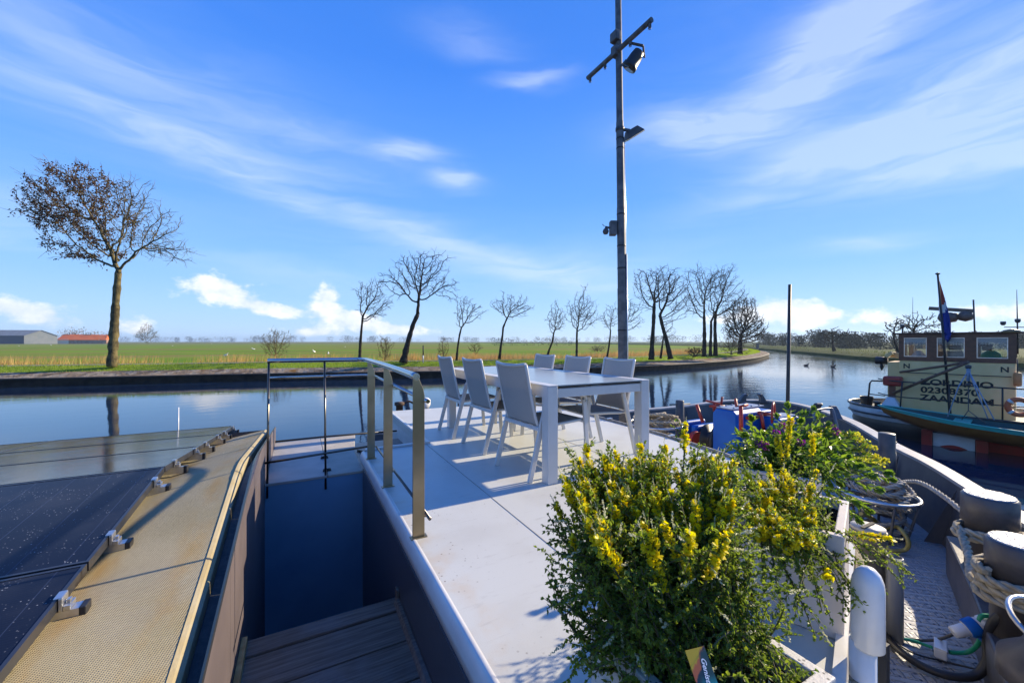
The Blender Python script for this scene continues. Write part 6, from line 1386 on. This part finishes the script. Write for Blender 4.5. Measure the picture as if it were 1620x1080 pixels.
mb = MB(); mb.tube([fb_, fs], [.028,.020], 8); mb.build('staff', pmat('near black staff', (.012,.012,.014), None, .4), st_); mb = MB(); mb.lathe([(.0,-.01),(.04,0),(.045,.03),(0,.045)], fs, 12); mb.build('truck', M_black, st_)
rows = []; dR = RIGHT; n = 26; rf = random.Random(4)
for i in range(n+1):
    f = i/n; p = fs.lerp(fb_, .045+.40*f); wd = .035+.13*math.sin(min(1.,f*1.15)*math.pi*.55)**1.2; r_ = []
    if f > .9: wd *= .75
    for k in range(13):
        s = k/12; r_.append(p+dR*(.02+wd*s*(.72+.28*f))+FWD*(.055*math.sin(s*17+f*3)*min(1,f*3))+Vector((0,0,-.62*s*wd*1.9-.06*math.sin(s*9+f*4)*f)))
    rows.append(r_)
mb = MB(); mb.loft(rows, True); fo = mb.build('flag', [pmat('flag red', (.33,.03,.03), None, .8), pmat('flag white', (.68,.68,.68), None, .8), pmat('flag blue', (.01,.04,.28), None, .8)])
tag(fo, 'furled red white and blue flag hanging from the leaning staff', 'flag')
for i, pg in enumerate(fo.data.polygons):
    r_, k = divmod(i, 12); q = r_/n+.018*k-.10; pg.material_index = 0 if q < .33 else (1 if q < .46 else 2)
sw = fo.modifiers.new('solid', 'SOLIDIFY'); sw.thickness = .004
# thin white rod beyond the solar panels
pr = at_d(281.5,676,5.7); o = empty('white_rod', (pr.x,pr.y,-.5), 'thin white rod standing behind the solar panels at the water', 'rod')
mb = MB(); mb.tube([(pr.x,pr.y,-.5), at_d(282.5,644,5.7)], [.010,.007], 8); mb.build('rod', M_pvc, o); mb = MB(); mb.lathe([(.03,-.5),(.03,-.46),(.012,-.45)], (pr.x,pr.y,0), 12); mb.build('foot', M_black, o)
# small fittings on the far edge of the deck
q = at_d(632,643,6.9); o = empty('mooring_cleat', (q.x,q.y,-.15), 'rusty brown cleat with a white float on the far edge of the deck', 'cleat')
mb = MB(); mb.lathe([(.06,-.3),(.06,-.03),(.085,-.02),(.085,.03),(0,.04)], (q.x,q.y,0), 14); mb.tube([(q.x,q.y,.0),(q.x+.16,q.y-.02,.04),(q.x+.28,q.y-.05,-.02)], .02, 6); mb.build('post', pmat('rusty brown', (.07,.04,.025), None, .8), o)
mb = MB(); mb.lathe([(.0,-.1),(.10,-.09),(.13,-.02),(.13,.06),(.10,.09),(0,.095)], (q.x+.38,q.y-.12,0), 18); mb.build('float', M_pvc, o)
# ------------------------------------------------------------------ air
M_haze = bpy.data.materials.new('air'); M_haze.use_nodes = True; t = M_haze.node_tree; t.nodes.clear()
pvn = N(t, 'ShaderNodeVolumePrincipled'); pvn.inputs['Color'].default_value = (.62,.80,1.,1); pvn.inputs['Density'].default_value = HAZE; pvn.inputs['Anisotropy'].default_value = .3
ou = N(t, 'ShaderNodeOutputMaterial'); t.links.new(pvn.outputs[0], ou.inputs['Volume'])
if HAZE > 0:
    mb = MB(); mb.box((-4000,-1000,-3.2),(4000,3200,26)); hz = mb.build('haze', M_haze); hz['kind'] = 'stuff'
